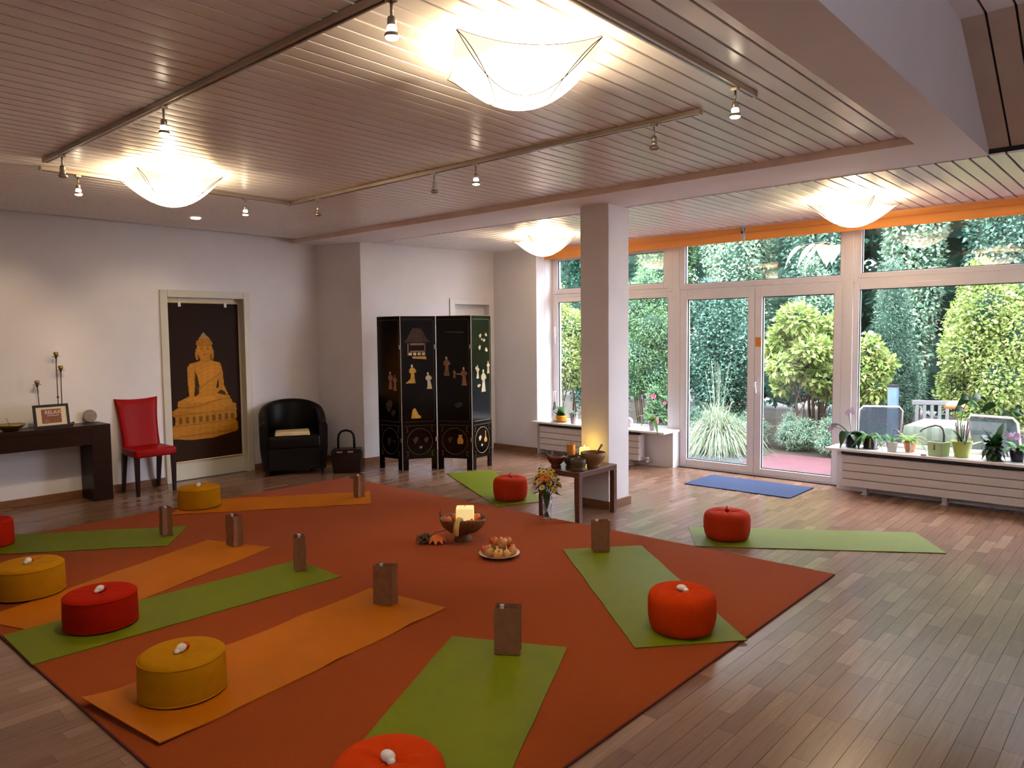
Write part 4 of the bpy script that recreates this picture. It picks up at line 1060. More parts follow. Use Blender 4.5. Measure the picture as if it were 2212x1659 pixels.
# backrest: slightly dished slab, wider and softly curved at the top
V = []; F = []; nx, nz = 14, 14
for side in (0, 1):
    for i in range(nz+1):
        q = i/nz; z = 0.40+0.545*q
        for j in range(nx+1):
            p = -1+2*j/nx
            wd = 0.186+0.030*q**1.4-0.012*math.sin(q*PI)
            ztop = z-(0.016*(1-abs(p)**2.2)*q**6)
            y = 0.100+0.105*q+(0.075-0.03*q)*side
            edge = max(abs(p)**10, (abs(2*q-1))**14)
            y += (0.018*edge if side == 0 else -0.018*edge)
            if side == 0: y += 0.014*math.sin(q*PI)*(1-p*p)
            V.append((p*wd, y, ztop))
N1 = (nx+1)*(nz+1)
for i in range(nz):
    for j in range(nx):
        a = i*(nx+1)+j; F.append((a, a+1, a+nx+2, a+nx+1)); F.append((N1+a, N1+a+nx+1, N1+a+nx+2, N1+a+1))
for i in range(nz):
    a = i*(nx+1); F.append((a, a+nx+1, N1+a+nx+1, N1+a)); b = a+nx; F.append((b, N1+b, N1+b+nx+1, b+nx+1))
for j in range(nx):
    a = j; F.append((a, N1+a, N1+a+1, a+1)); b = nz*(nx+1)+j; F.append((b, b+1, N1+b+1, N1+b))
MB().add(V, F).build('backrest', MT['redleather'], rc, smooth=True)

# ------------------------------------------------------------------ black tub armchair
ac = thing('armchair', 'black leather tub armchair in the corner by the pier', 'armchair', (4.745, 7.635, 0), -0.50)
# local: faces -y
R_o, th_ = 0.365, 0.085
def upath(t):        # t 0..1 from left arm front round the back to right arm front; returns point and outward normal
    Ls = 0.30; La = PI*R_o; tot = 2*Ls+La; s_ = t*tot
    if s_ < Ls: return (-R_o, -0.30+s_), (-1, 0)
    if s_ > Ls+La: return (R_o, -(s_-Ls-La)), (1, 0)
    a = PI-(s_-Ls)/R_o
    return (R_o*math.cos(a), R_o*math.sin(a)*0.92), (math.cos(a), math.sin(a))
V = []; F = []; n = 40; sec = []
for i in range(n+1):
    t = i/n; (px, py), (nx_, ny_) = upath(t)
    hgt = 0.595+0.225*math.sin(max(0, min(1, (t-0.06)/0.88))*PI)**0.75
    prof = [(0.0-0.025, 0.06), (0.0, 0.30), (0.004, hgt-0.05), (-0.012, hgt-0.012), (-0.042, hgt), (-0.073, hgt-0.012), (-0.088, hgt-0.05), (-0.085, 0.30), (-0.085, 0.06)]
    for (d, z) in prof: V.append((px+nx_*d, py+ny_*d, z))
m_ = 9
for i in range(n):
    for k in range(m_):
        k2 = (k+1) % m_; F.append((i*m_+k, (i+1)*m_+k, (i+1)*m_+k2, i*m_+k2))
F.append(tuple(range(m_))); F.append(tuple(n*m_+k for k in range(m_-1, -1, -1)))
MB().add(V, F).build('back_and_arms', MT['blackleather'], ac, smooth=0.9)
MB().box(-0.285, 0.285, -0.335, 0.26, 0.30, 0.445).build('seat_cushion', MT['blackleather'], ac, bevel=0.035, seg=4, smooth=0.9)
MB().box(-0.285, 0.285, -0.315, 0.26, 0.06, 0.30).build('seat_base', MT['blackleather'], ac, bevel=0.008)
for (x, y) in ((-0.30,-0.27), (0.30,-0.27), (-0.22,0.24), (0.22,0.24)):
    MB().hexa([(x-0.016,y-0.016,0),(x+0.016,y-0.016,0),(x+0.016,y+0.016,0),(x-0.016,y+0.016,0)], [(x-0.022,y-0.022,0.07),(x+0.022,y-0.022,0.07),(x+0.022,y+0.022,0.07),(x-0.022,y+0.022,0.07)]).build('leg', MT['darkwood'], ac)
ca_, sa_ = math.cos(-0.50), math.sin(-0.50)
pd_ = thing('seat_pad', 'cream folded cloth lying on the seat of the black armchair', 'cloth', (4.745+(-0.01*ca_+0.17*sa_), 7.635+(-0.01*sa_-0.17*ca_), 0.446), -0.56)
V = []; F = []
MB().box(-0.190, 0.190, -0.14, 0.14, 0.0, 0.020).build('lower_fold', MT['cream'], pd_, bevel=0.009, seg=3, smooth=0.9)
MB().hexa([(-0.187,-0.137,0.0205),(0.187,-0.137,0.0205),(0.185,0.138,0.0205),(-0.185,0.138,0.0205)], [(-0.184,-0.134,0.040),(0.184,-0.134,0.046),(0.182,0.135,0.046),(-0.182,0.135,0.040)]).build('upper_fold', MT['cream'], pd_, bevel=0.008, seg=3, smooth=0.9)

# ------------------------------------------------------------------ wicker bag with a hoop handle
hb = thing('basket_bag', 'dark wicker bag with hoop handle between armchair and pier', 'bag', (5.09, 7.06, 0), -0.72)
MB().hexa([(-0.155,-0.10,0),(0.155,-0.10,0),(0.155,0.10,0),(-0.155,0.10,0)], [(-0.175,-0.115,0.235),(0.175,-0.115,0.235),(0.175,0.115,0.235),(-0.175,0.115,0.235)]).build('body', MT['wicker'], hb, bevel=0.02, seg=3, smooth=0.9)
MB().hexa([(-0.180,-0.120,0.235),(0.180,-0.120,0.235),(0.180,0.120,0.235),(-0.180,0.120,0.235)], [(-0.16,-0.10,0.272),(0.16,-0.10,0.272),(0.16,0.10,0.272),(-0.16,0.10,0.272)]).build('lid', MT['blackleather'], hb, bevel=0.012, seg=3, smooth=0.9)
for x in (-0.075, 0.045): MB().box(x-0.032, x+0.032, -0.127, -0.098, 0.238, 0.258).build('clasp', MT['chrome'], hb, bevel=0.004)
hp = [(-0.105, 0, 0.26)]+[(-0.105+0.0, 0, 0.30+0.02*k) for k in range(5)]
hp = [(-0.100,0,0.262),(-0.100,0,0.38),(-0.090,0,0.435),(-0.060,0,0.470),(-0.010,0,0.480),(0.045,0,0.465),(0.072,0,0.430),(0.080,0,0.38),(0.080,0,0.262)]
MB().tube(hp, 0.014, 10).build('handle', MT['blackleather'], hb, True)

# ------------------------------------------------------------------ four panel lacquer screen
sc = thing('folding_screen', 'black lacquer four panel screen with inlaid figures before the far wall', 'screen', (0, 0, 0))
SP = [(5.500, 7.000), (5.530, 6.615), (5.880, 6.400), (6.058, 6.005), (6.440, 6.055)]
SH = 1.772
def robe(x, z, s=1.0, lean=0.0, train=0.0):
    h = [(-0.016,0.0),(0.020,0.0),(0.018,0.02)]
    return [(x-0.030*s-train, z), (x+0.032*s, z), (x+0.024*s, z+0.055*s), (x+(0.020+lean)*s, z+0.105*s), (x+(0.042+lean)*s, z+0.115*s), (x+(0.036+lean)*s, z+0.140*s), (x+(0.014+lean)*s, z+0.160*s), (x+(-0.012+lean)*s, z+0.160*s), (x+(-0.032+lean)*s, z+0.138*s), (x+(-0.030+lean)*s, z+0.108*s), (x+(-0.012+lean)*s, z+0.100*s), (x-0.020*s, z+0.045*s)]
def head(x, z, s=1.0): return [(x+0.011*s*math.cos(2*PI*k/12), z+0.177*s+0.017*s*math.sin(2*PI*k/12)) for k in range(12)]
def blob(x, z, r, e=1.0, w=0.25, ph=0.0): return [(x+r*(1+w*math.sin(3*a+ph))*math.cos(a), z+r*e*(1+w*math.sin(2*a+ph))*math.sin(a)) for a in [2*PI*k/16 for k in range(16)]]
def panel(i):
    p, q = Vector((*SP[i], 0)), Vector((*SP[i+1], 0)); d = (q-p); L_ = d.length; d.normalize(); nrm = Vector((d.y, -d.x, 0))
    po = bpy.data.objects.new('panel', None)
    gp = 0.006
    def W(x, z, o=0.0): v = p+d*x+nrm*o; return (v.x, v.y, z)
    t = 0.022
    def slab(m, x0, x1, z0, z1, o0=-t, o1=0.0):
        b = [W(x0,z0,o1), W(x1,z0,o1), W(x1,z0,o0), W(x0,z0,o0)]; tt = [W(x0,z1,o1), W(x1,z1,o1), W(x1,z1,o0), W(x0,z1,o0)]
        return m.hexa(b, tt)
    m = MB(); slab(m, gp, L_-gp, 0.13, SH); slab(m, gp, gp+0.065, 0, 0.13); slab(m, L_-gp-0.065, L_-gp, 0, 0.13)
    po = m.build('panel', MT['lacquer'], sc)
    e = MB(); slab(e, gp-0.0035, gp-0.0003, 0.0, SH, -t, 0.0005); slab(e, L_-gp+0.0003, L_-gp+0.0035, 0, SH, -t, 0.0005); slab(e, gp, L_-gp, SH+0.0002, SH+0.003)
    e.build('edge_strip', MT['silver'], po)
    def inlay(name, polys, mm, o=0.0015):
        m = MB()
        for pl_ in polys:
            a = [W(x, z, 0.0) for x, z in pl_]; b = [W(x, z, o) for x, z in pl_]; k = len(pl_)
            m.add(a+b, [tuple(range(k, 2*k))]+[(j, (j+1) % k, k+(j+1) % k, k+j) for j in range(k)])
        return m.build(name, mm, po)
    def line(name, pts, mm, r=0.0022, closed=False):
        P_ = [W(x, z, 0.0008) for x, z in pts]
        if closed: P_.append(P_[0])
        MB().tube(P_, r, 4, cap=False).build(name, mm, po)
    c = L_/2
    line('divider_line', [(0.03, 0.515), (L_-0.03, 0.515)], MT['goldline'], 0.0016)
    line('medallion_ring', [(c+0.150*(L_/0.42)*math.cos(2*PI*k/40), 0.33+0.152*math.sin(2*PI*k/40)) for k in range(40)], MT['goldline'] if i < 3 else MT['ivory'], 0.0022, True)
    for (sx, sz) in ((-1,-1),(1,-1),(-1,1),(1,1)):
        line('corner_scroll', [(c+sx*(0.165-0.03*abs(math.sin(k*1.3)))*(L_/0.42), 0.33+sz*(0.11+0.012*k)) for k in range(6)], MT['goldline'], 0.0022)
    line('border_line', [(0.03,0.56),(L_-0.045,0.56),(L_-0.03,0.58),(L_-0.03,SH-0.06),(L_-0.045,SH-0.04),(0.03,SH-0.04)], MT['goldline'] if i < 3 else MT['ivory'], 0.0013)
    k = L_/0.42
    if i == 0:
        inlay('figure', [robe(c+0.02*k, 0.935, 1.05)], MT['rose']); inlay('figure', [head(c+0.02*k, 0.935, 1.05)], MT['ivory'])
        inlay('figure', [robe(c+0.10*k, 0.920, 0.95), head(c+0.10*k, 0.92, 0.95)], MT['rose'])
        inlay('rocks', [blob(c-0.01*k, 0.74, 0.05, 1.3), blob(c+0.06*k, 0.66, 0.035, 1.0)], MT['faint'])
        inlay('vase', [blob(c-0.02*k, 0.33, 0.028, 1.6), blob(c+0.07*k, 0.33, 0.022, 0.7)], MT['faint'])
    if i == 1:
        x0 = c-0.02
        inlay('pavilion_roof', [[(x0-0.15,1.475),(x0+0.16,1.475),(x0+0.115,1.52),(x0+0.075,1.60),(x0+0.05,1.635),(x0-0.04,1.635),(x0-0.07,1.59),(x0-0.11,1.51)]], MT['faint'])
        inlay('pavilion', [[(x0-0.075,1.44),(x0+0.085,1.44),(x0+0.085,1.465),(x0-0.075,1.465)],[(x0-0.105,1.325),(x0-0.092,1.325),(x0-0.092,1.465),(x0-0.105,1.465)],[(x0-0.075,1.36),(x0+0.085,1.36),(x0+0.085,1.378),(x0-0.075,1.378)],[(x0+0.092,1.325),(x0+0.10,1.325),(x0+0.10,1.465),(x0+0.092,1.465)]], MT['rose'])
        inlay('pavilion_base', [[(x0-0.09+0.05*j,1.325),(x0-0.055+0.05*j,1.325),(x0-0.055+0.05*j,1.355),(x0-0.09+0.05*j,1.355)] for j in range(4)], MT['ivory'])
        inlay('steps', [[(x0-0.045,1.29),(x0+0.115,1.278),(x0+0.105,1.312),(x0-0.055,1.312)]], MT['jade'])
        inlay('figure', [robe(x0-0.055, 1.005, 1.12, train=0.045)], MT['jade']); inlay('figure', [head(x0-0.058, 1.005, 1.12)], MT['ivory'])
        inlay('figure', [robe(x0+0.14, 0.935, 1.0, lean=-0.01)], MT['ivory']); inlay('figure', [head(x0+0.125, 0.935, 1.0)], MT['ivory'])
        inlay('rocks', [[(x0-0.075,0.60),(x0+0.04,0.60),(x0+0.035,0.625),(x0+0.012,0.64),(x0-0.005,0.675),(x0-0.03,0.72),(x0-0.055,0.705),(x0-0.068,0.655)]], MT['jade'])
        inlay('vase', [blob(c-0.05, 0.345, 0.028, 1.3, 0.4), blob(c+0.075, 0.345, 0.024, 1.3)], MT['faint']); inlay('fruit', [blob(c+0.01, 0.262, 0.018, 0.8)], MT['rose'])
    if i == 2:
        inlay('cloud', [[(c-0.12,1.585),(c+0.13,1.575),(c+0.12,1.59),(c-0.06,1.598)]], MT['faint'])
        inlay('figure', [robe(c-0.09, 1.085, 1.15)], MT['rose']); inlay('figure', [head(c-0.09, 1.085, 1.15)], MT['ivory'])
        inlay('figure', [robe(c+0.125, 0.975, 1.1, lean=-0.005)], MT['rose']); inlay('figure', [head(c+0.12, 0.975, 1.1), [(c+0.02,1.105),(c+0.10,1.098),(c+0.10,1.108),(c+0.02,1.112)]], MT['ivory'])
        inlay('figure', [robe(c+0.005, 1.06, 0.52), head(c+0.005, 1.06, 0.52)], MT['rose'])
        inlay('rocks', [blob(c+0.05, 0.75, 0.05, 0.6)], MT['faint'])
        inlay('vase', [blob(c-0.06, 0.345, 0.026, 1.3, 0.3)], MT['faint']); inlay('vase', [[(c+0.035,0.30),(c+0.10,0.30),(c+0.105,0.345),(c+0.085,0.385),(c+0.095,0.405),(c+0.045,0.405),(c+0.05,0.385),(c+0.03,0.345)]], MT['jade'])
    if i == 3:
        for (x, z, r) in ((-0.02,1.54,0.026), (0.10,1.555,0.024), (0.055,1.49,0.028), (-0.035,1.405,0.028), (0.105,1.38,0.030), (-0.11,1.17,0.024), (0.01,1.50,0.014)):
            inlay('blossom', [blob(c+x*k, z, r*0.8, 1.0, 0.3, x*30)], MT['ivory'])
        inlay('figure', [robe(c-0.085*k, 1.05, 0.8), head(c-0.085*k, 1.05, 0.8)], MT['ivory']); inlay('figure', [robe(c+0.035*k, 0.89, 1.35), head(c+0.035*k, 0.89, 1.35)], MT['ivory'])
        inlay('figure', [robe(c+0.14*k, 1.10, 0.75), head(c+0.14*k, 1.10, 0.75)], MT['ivory']); inlay('rocks', [blob(c-0.06*k, 0.965, 0.03, 0.6)], MT['ivory'])
        inlay('vase', [blob(c-0.05*k, 0.355, 0.024, 1.2)], MT['ivory']); inlay('vase', [[(c+0.045*k,0.30),(c+0.09*k,0.30),(c+0.10*k,0.33),(c+0.075*k,0.365),(c+0.075*k,0.43),(c+0.060*k,0.43),(c+0.06*k,0.365),(c+0.035*k,0.33)]], MT['jade']); inlay('fruit', [blob(c-0.01*k, 0.27, 0.014, 1.0)], MT['ivory'])
    if i < 3:
        for z in (0.35, 1.42):
            hz = MB(); slab(hz, L_-0.022, L_+0.008, z-0.025, z+0.025, 0.0, 0.003); hz.build('hinge', MT['steel'], po)
for i in range(4): panel(i)

# ------------------------------------------------------------------ low table by the column
lt = thing('side_table', 'low walnut table with open legs in front of the white column', 'table', (0, 0, 0))
TX0, TX1, TY0, TY1, TZ = 4.862, 5.412, 3.605, 4.035, 0.420
MB().box(TX0, TX1, TY0, TY1, TZ-0.045, TZ).build('tabletop', MT['tablewood'], lt, bevel=0.003)
for (x0, x1, y0, y1) in ((TX0, TX0+0.045, TY0, TY0+0.045), (TX1-0.045, TX1, TY0, TY0+0.045), (TX0, TX0+0.045, TY1-0.045, TY1), (TX1-0.045, TX1, TY1-0.045, TY1)):
    MB().box(x0, x1, y0, y1, 0, TZ-0.045).build('leg', MT['tablewood'], lt, bevel=0.002)
def clay(name, label, x, y, prof, m, cat='bowl'):
    t = thing(name, label, cat, (x, y, TZ+0.0003))
    MB().lathe(prof, 36).build('body', m, t, True); return t
b1 = clay('bowl', 'red brown clay bowl with a spoon, at the left of the low table', 4.965, 3.925, [(0,0),(0.040,0),(0.045,0.012),(0.036,0.020),(0.060,0.045),(0.074,0.080),(0.072,0.100),(0.068,0.100),(0.068,0.080),(0.05,0.045),(0,0.035)], MT['redclay'])
MB().tube([(0.02,-0.01,0.05),(-0.03,0.035,0.095),(-0.07,0.06,0.128)], [0.006,0.004,0.005], 8).build('spoon', MT['tablewood'], b1, True)
clay('bowl', 'dark footed bowl between the red brown bowl and the olive pot', 5.02, 3.80, [(0,0),(0.048,0),(0.052,0.012),(0.042,0.022),(0.058,0.045),(0.066,0.080),(0.063,0.094),(0.059,0.094),(0.060,0.075),(0.045,0.045),(0,0.038)], MT['darkclay'])
clay('pot', 'olive brown pot on the front edge of the low table', 4.965, 3.69, [(0,0),(0.062,0),(0.068,0.008),(0.060,0.016),(0.058,0.030),(0.066,0.055),(0.066,0.085),(0.060,0.094),(0.057,0.092),(0.06,0.07),(0,0.03)], MT['olive'], 'pot')
clay('bowl', 'small dark bowl behind the olive pot and before the candles', 5.13, 3.83, [(0,0),(0.045,0),(0.05,0.02),(0.062,0.06),(0.064,0.085),(0.060,0.085),(0.05,0.04),(0,0.03)], MT['darkclay'])
b5 = clay('singing_bowl', 'large turned wooden bowl with a stick, beside the column', 5.155, 3.675, [(0,0),(0.050,0),(0.055,0.014),(0.048,0.022),(0.080,0.045),(0.105,0.090),(0.108,0.128),(0.103,0.130),(0.099,0.095),(0.075,0.055),(0,0.045)], MT['bowlwood'])
MB().tube([(0.01,0.01,0.07),(0.075,-0.01,0.145),(0.105,-0.02,0.182)], [0.008,0.007,0.011], 8).build('mallet', MT['tablewood'], b5, True)
w1_ = thing('candle', 'unlit orange pillar candle on the low table', 'candle', (5.23, 3.965, TZ+0.0003))
MB().lathe([(0,0),(0.035,0),(0.036,0.004),(0.036,0.158),(0.031,0.166),(0.012,0.152),(0,0.151)], 28).build('wax', MT['wax'], w1_, True)
MB().tube([(0,0,0.15),(0.001,0.001,0.185)], 0.002, 6).build('wick', MT['gap'], w1_)
w2_ = thing('candle', 'glowing yellow candle lighting the column', 'candle', (5.305, 3.872, TZ+0.0003))
MB().lathe([(0,0),(0.044,0),(0.045,0.004),(0.045,0.126),(0.041,0.132),(0.036,0.128),(0.030,0.118),(0,0.112)], 28).build('wax', MT['litwax'], w2_, True)
ld = bpy.data.lights.new('candle_flame', 'POINT'); ld.energy = 0.38; ld.color = (1.0, 0.66, 0.10); ld.shadow_soft_size = 0.012
lo = bpy.data.objects.new('candle_flame', ld); C.objects.link(lo); lo.parent = w2_; lo.location = (0, 0, 0.150)
MB().lathe([(0,0.118),(0.005,0.128),(0.004,0.142),(0,0.155)], 10).build('flame', mat('flame', (1, .8, .3), .5, emit=(1, .65, .15), estr=8, var=.01), w2_, True)
# vase with flowers standing on the floor before the table
vz = thing('vase', 'tall clear glass vase on the parquet before the low table', 'vase', (4.905-0.105, 3.885, CT+0.001))
vz.location = (4.79, 3.885, CT+0.0008)
MB().lathe([(0,0),(0.036,0),(0.038,0.004),(0.040,0.10),(0.047,0.195),(0.0445,0.195),(0.037,0.10),(0.034,0.020),(0,0.018)], 36).build('glass', MT['clear'], vz, True)
bq = thing('bouquet', 'bouquet of yellow and orange flowers in the glass vase', 'bouquet', (4.79, 3.885, CT+0.022))
r_ = random.Random(5)
def flower(par, c, r, petal, nrm):
    n = 14; m = MB(); z = Vector(nrm).normalized(); a = z.orthogonal().normalized(); b = z.cross(a); c = Vector(c)
    for ring, (rr, lift, off) in enumerate(((1.0, 0.05, 0), (0.72, 0.35, 0.2), (0.48, 0.55, 0.1))):
        for k in range(n):
            q = 2*PI*(k+off)/n; d = a*math.cos(q)+b*math.sin(q); s_ = d.cross(z)
            m.strap([c+d*r*0.12, c+d*r*rr*0.6+z*r*0.35*lift, c+d*r*rr+z*r*0.6*lift], [r*0.06, r*0.17, r*0.05], side=s_)
    o = m.build('flower', petal, par, True)
    MB().ell(tuple(c+z*r*0.12), (r*0.30, r*0.30, r*0.22), 12, 8).build('flower_eye', MT['pistil'], o, True)
stems = MB()
FL = []
for k in range(30):
    a = 2.39996*k; rr = 0.012+0.104*math.sqrt((k+0.5)/30)
    FL.append((rr*math.cos(a), rr*math.sin(a), 0.345+0.060*(1-(rr/0.112)**2)-0.095*(rr/0.112)**3))
for k, (x, y, z) in enumerate(FL):
    nn = (x*7, y*7, 1.0-4*math.hypot(x, y))
    pm_ = [MT['petaly'], MT['petalp'], MT['petaly'], MT['petalpeach'], MT['petalp'], MT['petalo'], MT['petaly']][k % 7]
    flower(bq, (x, y, z), 0.028+0.012*((k*7) % 5)/5+(0.010 if pm_ is MT['petalo'] else 0), pm_, nn)
    stems.tube([(-x*0.16, -y*0.16, 0.0), (x*0.15, y*0.15, 0.10), (x*0.30, y*0.30, 0.18), (x, y, z-0.006)], 0.0022, 5)
stems.build('stems', MT['stem'], bq, True)
lv = MB()
for k in range(110):
    a = r_.uniform(0, 2*PI); r0 = r_.uniform(0.03, 0.10); z0 = r_.uniform(0.20, 0.34); ln = r_.uniform(0.035, 0.065)
    d = Vector((math.cos(a), math.sin(a), r_.uniform(-0.4, 0.35)))
    p0 = Vector((r0*math.cos(a), r0*math.sin(a), z0))
    lv.strap([p0, p0+d*ln*0.5+Vector((0,0,0.004)), p0+d*ln], [0.003, r_.uniform(0.008, 0.014), 0.001], fold=0.2)
o = lv.build('leaves', MT['bouqleaf'], bq, True); o['kind'] = 'stuff'
# ------------------------------------------------------------------ blinds, radiators, sill things
def blind(label, y0, y1, x=7.56):
    t = thing('roller_blind', label, 'blind', (x, 0, 0))
    zt, zb = ZR-0.012, 2.508
    MB().prism([(0.0, zt), (0.0, zt-0.052), (0.008, zt-0.060), (0.055, zt-0.060), (0.055, zt)], -(y1-y0), (0, y0, 0), (1,0,0), (0,0,1)).build('cassette', MT['blind'], t)
    MB().box(0.012, 0.016, y0+0.004, y1-0.004, zb+0.012, zt-0.058).build('cloth', MT['blind'], t)
    MB().tube([(0.014, y0+0.002, zb+0.008), (0.014, y1-0.002, zb+0.008)], 0.009, 10).build('bottom_rod', MT['blind'], t, smooth=0.6)
    for yy in (y0, y1-0.006): MB().box(-0.002, 0.057, yy, yy+0.006, zt-0.062, zt+0.002).build('end_bracket', MT['steel'], t)
    return t
b_ = blind('orange roller blind above the left window and column', 3.475, 6.16)
MB().tube([(0.03, 6.165, 2.60), (0.028, 6.165, 1.2), (0.028, 6.165, 0.52), (0.026, 6.180, 0.485), (0.022, 6.192, 0.52), (0.022, 6.192, 2.6)], 0.0022, 6).build('pull_cord', MT['cord'], b_, True)
blind('long orange roller blind above the glass door and right window', -1.7, 3.435)
br = thing('blind_bracket', 'small steel bracket hanging between the two orange blinds', 'bracket', (7.575, 3.455, ZR-0.016))
MB().box(-0.02, 0.02, -0.014, 0.014, -0.035, 0.0).build('plate', MT['steel'], br, bevel=0.002)
MB().box(-0.006, 0.006, -0.009, 0.009, -0.155, -0.034).build('chain_guide', MT['cord'], br, bevel=0.002)
MB().lathe([(0.010,0),(0.012,0.012),(0.010,0.024)], 14, (-0.008, 0, -0.165), cap=True).build('weight', MT['chrome'], br, True)

def radiator(label, y0, y1, x0=7.40, z0=0.070, z1=0.372, feet=()):
    t = thing('radiator', label, 'radiator', (0, 0, 0))
    n = 4; g = 0.007; h = (z1-z0)/n
    for k in range(n): MB().box(x0, x0+0.022, y0, y1, z0+k*h+g/2, z0+(k+1)*h-g/2).build('front_panel', MT['radiator'], t, bevel=0.003)
    MB().box(x0+0.012, x0+0.024, y0+0.004, y1-0.004, z0+0.004, z1-0.004).build('joint_strip', MT['darkjoint'], t)
    MB().box(x0+0.0245, x0+0.13, y0, y1, z0+0.002, z1-0.002).build('core', MT['radiator'], t)
    fb = MB()
    k = y0+0.05
    while k < y1-0.05: fb.box(x0+0.03, x0+0.12, k, k+0.004, z1-0.004, z1+0.003); k += 0.03
    o = fb.build('top_fins', MT['radiator'], t); o['kind'] = 'stuff'
    MB().tube([(x0+0.020, y0-0.01, z1+0.018), (x0+0.020, y1+0.01, z1+0.018)], 0.0145, 12).build('front_tube', MT['darkmetal'], t, smooth=0.7)
    for y in feet:
        MB().box(x0+0.05, x0+0.10, y-0.02, y+0.02, 0.008, z0+0.006).box(x0+0.03, x0+0.12, y-0.03, y+0.03, 0.0005, 0.008).build('foot', MT['radiator'], t)
    return t
ra = radiator('cream panel radiator under the left window, partly behind the column', 4.63, 6.12, feet=(4.78, 5.95))
MB().tube([(7.47, 4.63, 0.10), (7.47, 4.57, 0.10), (7.47, 4.57, 0.06), (7.598, 4.57, 0.06)], 0.011, 10).tube([(7.47,4.575,0.10),(7.47,4.54,0.10)], 0.017, 10).build('valve', MT['radiator'], ra, True)
radiator('cream panel radiator under the right window', -1.3, 2.365, feet=(2.17, 1.50, 0.2))

SZ = 0.4325
def pot(par, prof, m, soil=None, name='pot'):
    o = MB().lathe(prof, 32).build(name, m, par, True)
    if soil: MB().lathe([(0, soil[1]+0.004), (soil[0], soil[1])], 24).build('soil', MT['soil'], par, True)
    return o
def blade(m, base, az, ln, lift, droop, w, seg=7, fold=0.25, tip=0.001, side=None):
    pts = []; ws = []
    for i in range(seg+1):
        q = i/seg; r = ln*q; z = lift*ln*q-droop*ln*q*q
        pts.append((base[0]+r*math.cos(az), base[1]+r*math.sin(az), base[2]+z))
        ws.append(max(tip, w*math.sin(min(1, 0.12+q*0.95)*PI)**0.7 if q < 0.97 else tip))
    m.strap(pts, ws, side=side, fold=fold); return pts
def leaves(par, blades, m, each=True, name='leaf'):
    """every leaf a part of its own"""
    for b in blades:
        mm = MB(); blade(mm, *b[:-1], **b[-1]); mm.build(name, m, par, True)
# wind chime stand
wc = thing('chime_stand', 'thin steel stand with hanging bells at the left end of the sill', 'ornament', (7.60, 6.03, SZ), 0.55)
def arcp(x0, x1, z0, zm, n=10): return [(x0+(x1-x0)*k/n, 0, z0+(zm-z0)*math.sin(PI*k/n)) for k in range(n+1)]
MB().strap(arcp(-0.13, 0.17, 0.002, 0.045), [0.022]*11, side=(0,1,0)).build('base_arch', MT['steel'], wc, solid=0.004)
for x in (-0.10, 0.13): MB().tube([(x, 0, 0.012), (x, 0, 0.375)], 0.0028, 6).build('upright', MT['steel'], wc, True)
MB().tube([(-0.10, 0, 0.375), (0.13, 0, 0.375)], 0.0025, 6).tube([(-0.05,0,0.315),(0.10,0,0.315)], 0.002, 6).tube([(0.02,0,0.375),(0.02,0,0.315)], 0.0015, 6).build('crossbar', MT['steel'], wc, True)
MB().lathe([(0,0.012),(0.022,0.010),(0.040,0.0),(0.0,0.002)], 20, (0.02,0,0.368)).build('cap', MT['steel'], wc, True)
for x, z in ((-0.045, 0.14), (0.022, 0.155), (0.085, 0.145)):
    bo = MB().lathe([(0.002,0.09),(0.006,0.085),(0.012,0.04),(0.018,0.005),(0.020,0.0),(0.017,0.002),(0.004,0.08)], 16, (x,0,z)).build('bell', MT['darkclay'], wc, True)
    MB().tube([(x,0,z+0.088),(x,0,0.315)], 0.001, 4).build('thread', MT['darkclay'], bo)
rg = random.Random(12)
# plant in amber bowl
p1 = thing('potted_plant', 'leafy plant in an amber bowl on a saucer, left part of the sill', 'plant', (7.52, 5.855, SZ))
pot(p1, [(0,0),(0.05,0),(0.07,0.008),(0.115,0.030),(0.118,0.034),(0.06,0.014),(0,0.010)], MT['orangebowl'], name='saucer')
pot(p1, [(0,0.012),(0.05,0.012),(0.062,0.024),(0.078,0.072),(0.079,0.085),(0.074,0.085),(0.065,0.05),(0,0.04)], MT['orangebowl'], (0.073, 0.076))
leaves(p1, [((rg.uniform(-.045,.045), rg.uniform(-.045,.045), 0.078), rg.uniform(0,6.28), rg.uniform(.07,.12), rg.uniform(.9,2.0), rg.uniform(.2,.8), rg.uniform(.018,.028), {}) for k in range(26)], MT['leafmid'])
# tall pinkish pot
p2 = thing('potted_plant', 'small plant in a tall pinkish grey pot left of the column', 'plant', (7.47, 5.615, SZ))
pot(p2, [(0,0),(0.036,0),(0.038,0.004),(0.055,0.135),(0.051,0.135),(0.045,0.115),(0,0.11)], MT['potrose'], (0.046, 0.118))
leaves(p2, [((rg.uniform(-.02,.02), rg.uniform(-.02,.02), 0.12), rg.uniform(0,6.28), rg.uniform(.05,.09), rg.uniform(.9,1.6), rg.uniform(.9,2.2), rg.uniform(.008,.014), {}) for k in range(14)], MT['leafdark'])
# ball
sp = thing('stone_ball', 'pale stone ball on the sill right of the column', 'ornament', (7.62, 4.905, SZ))
MB().lathe([(0.0,0.0),(0.022,0.0),(0.026,0.006),(0.020,0.012),(0,0.012)], 20).build('foot', MT['potrose'], sp, True)
MB().ell((0,0,0.062), 0.053, 24, 16).build('ball', MT['potrose'], sp, True)
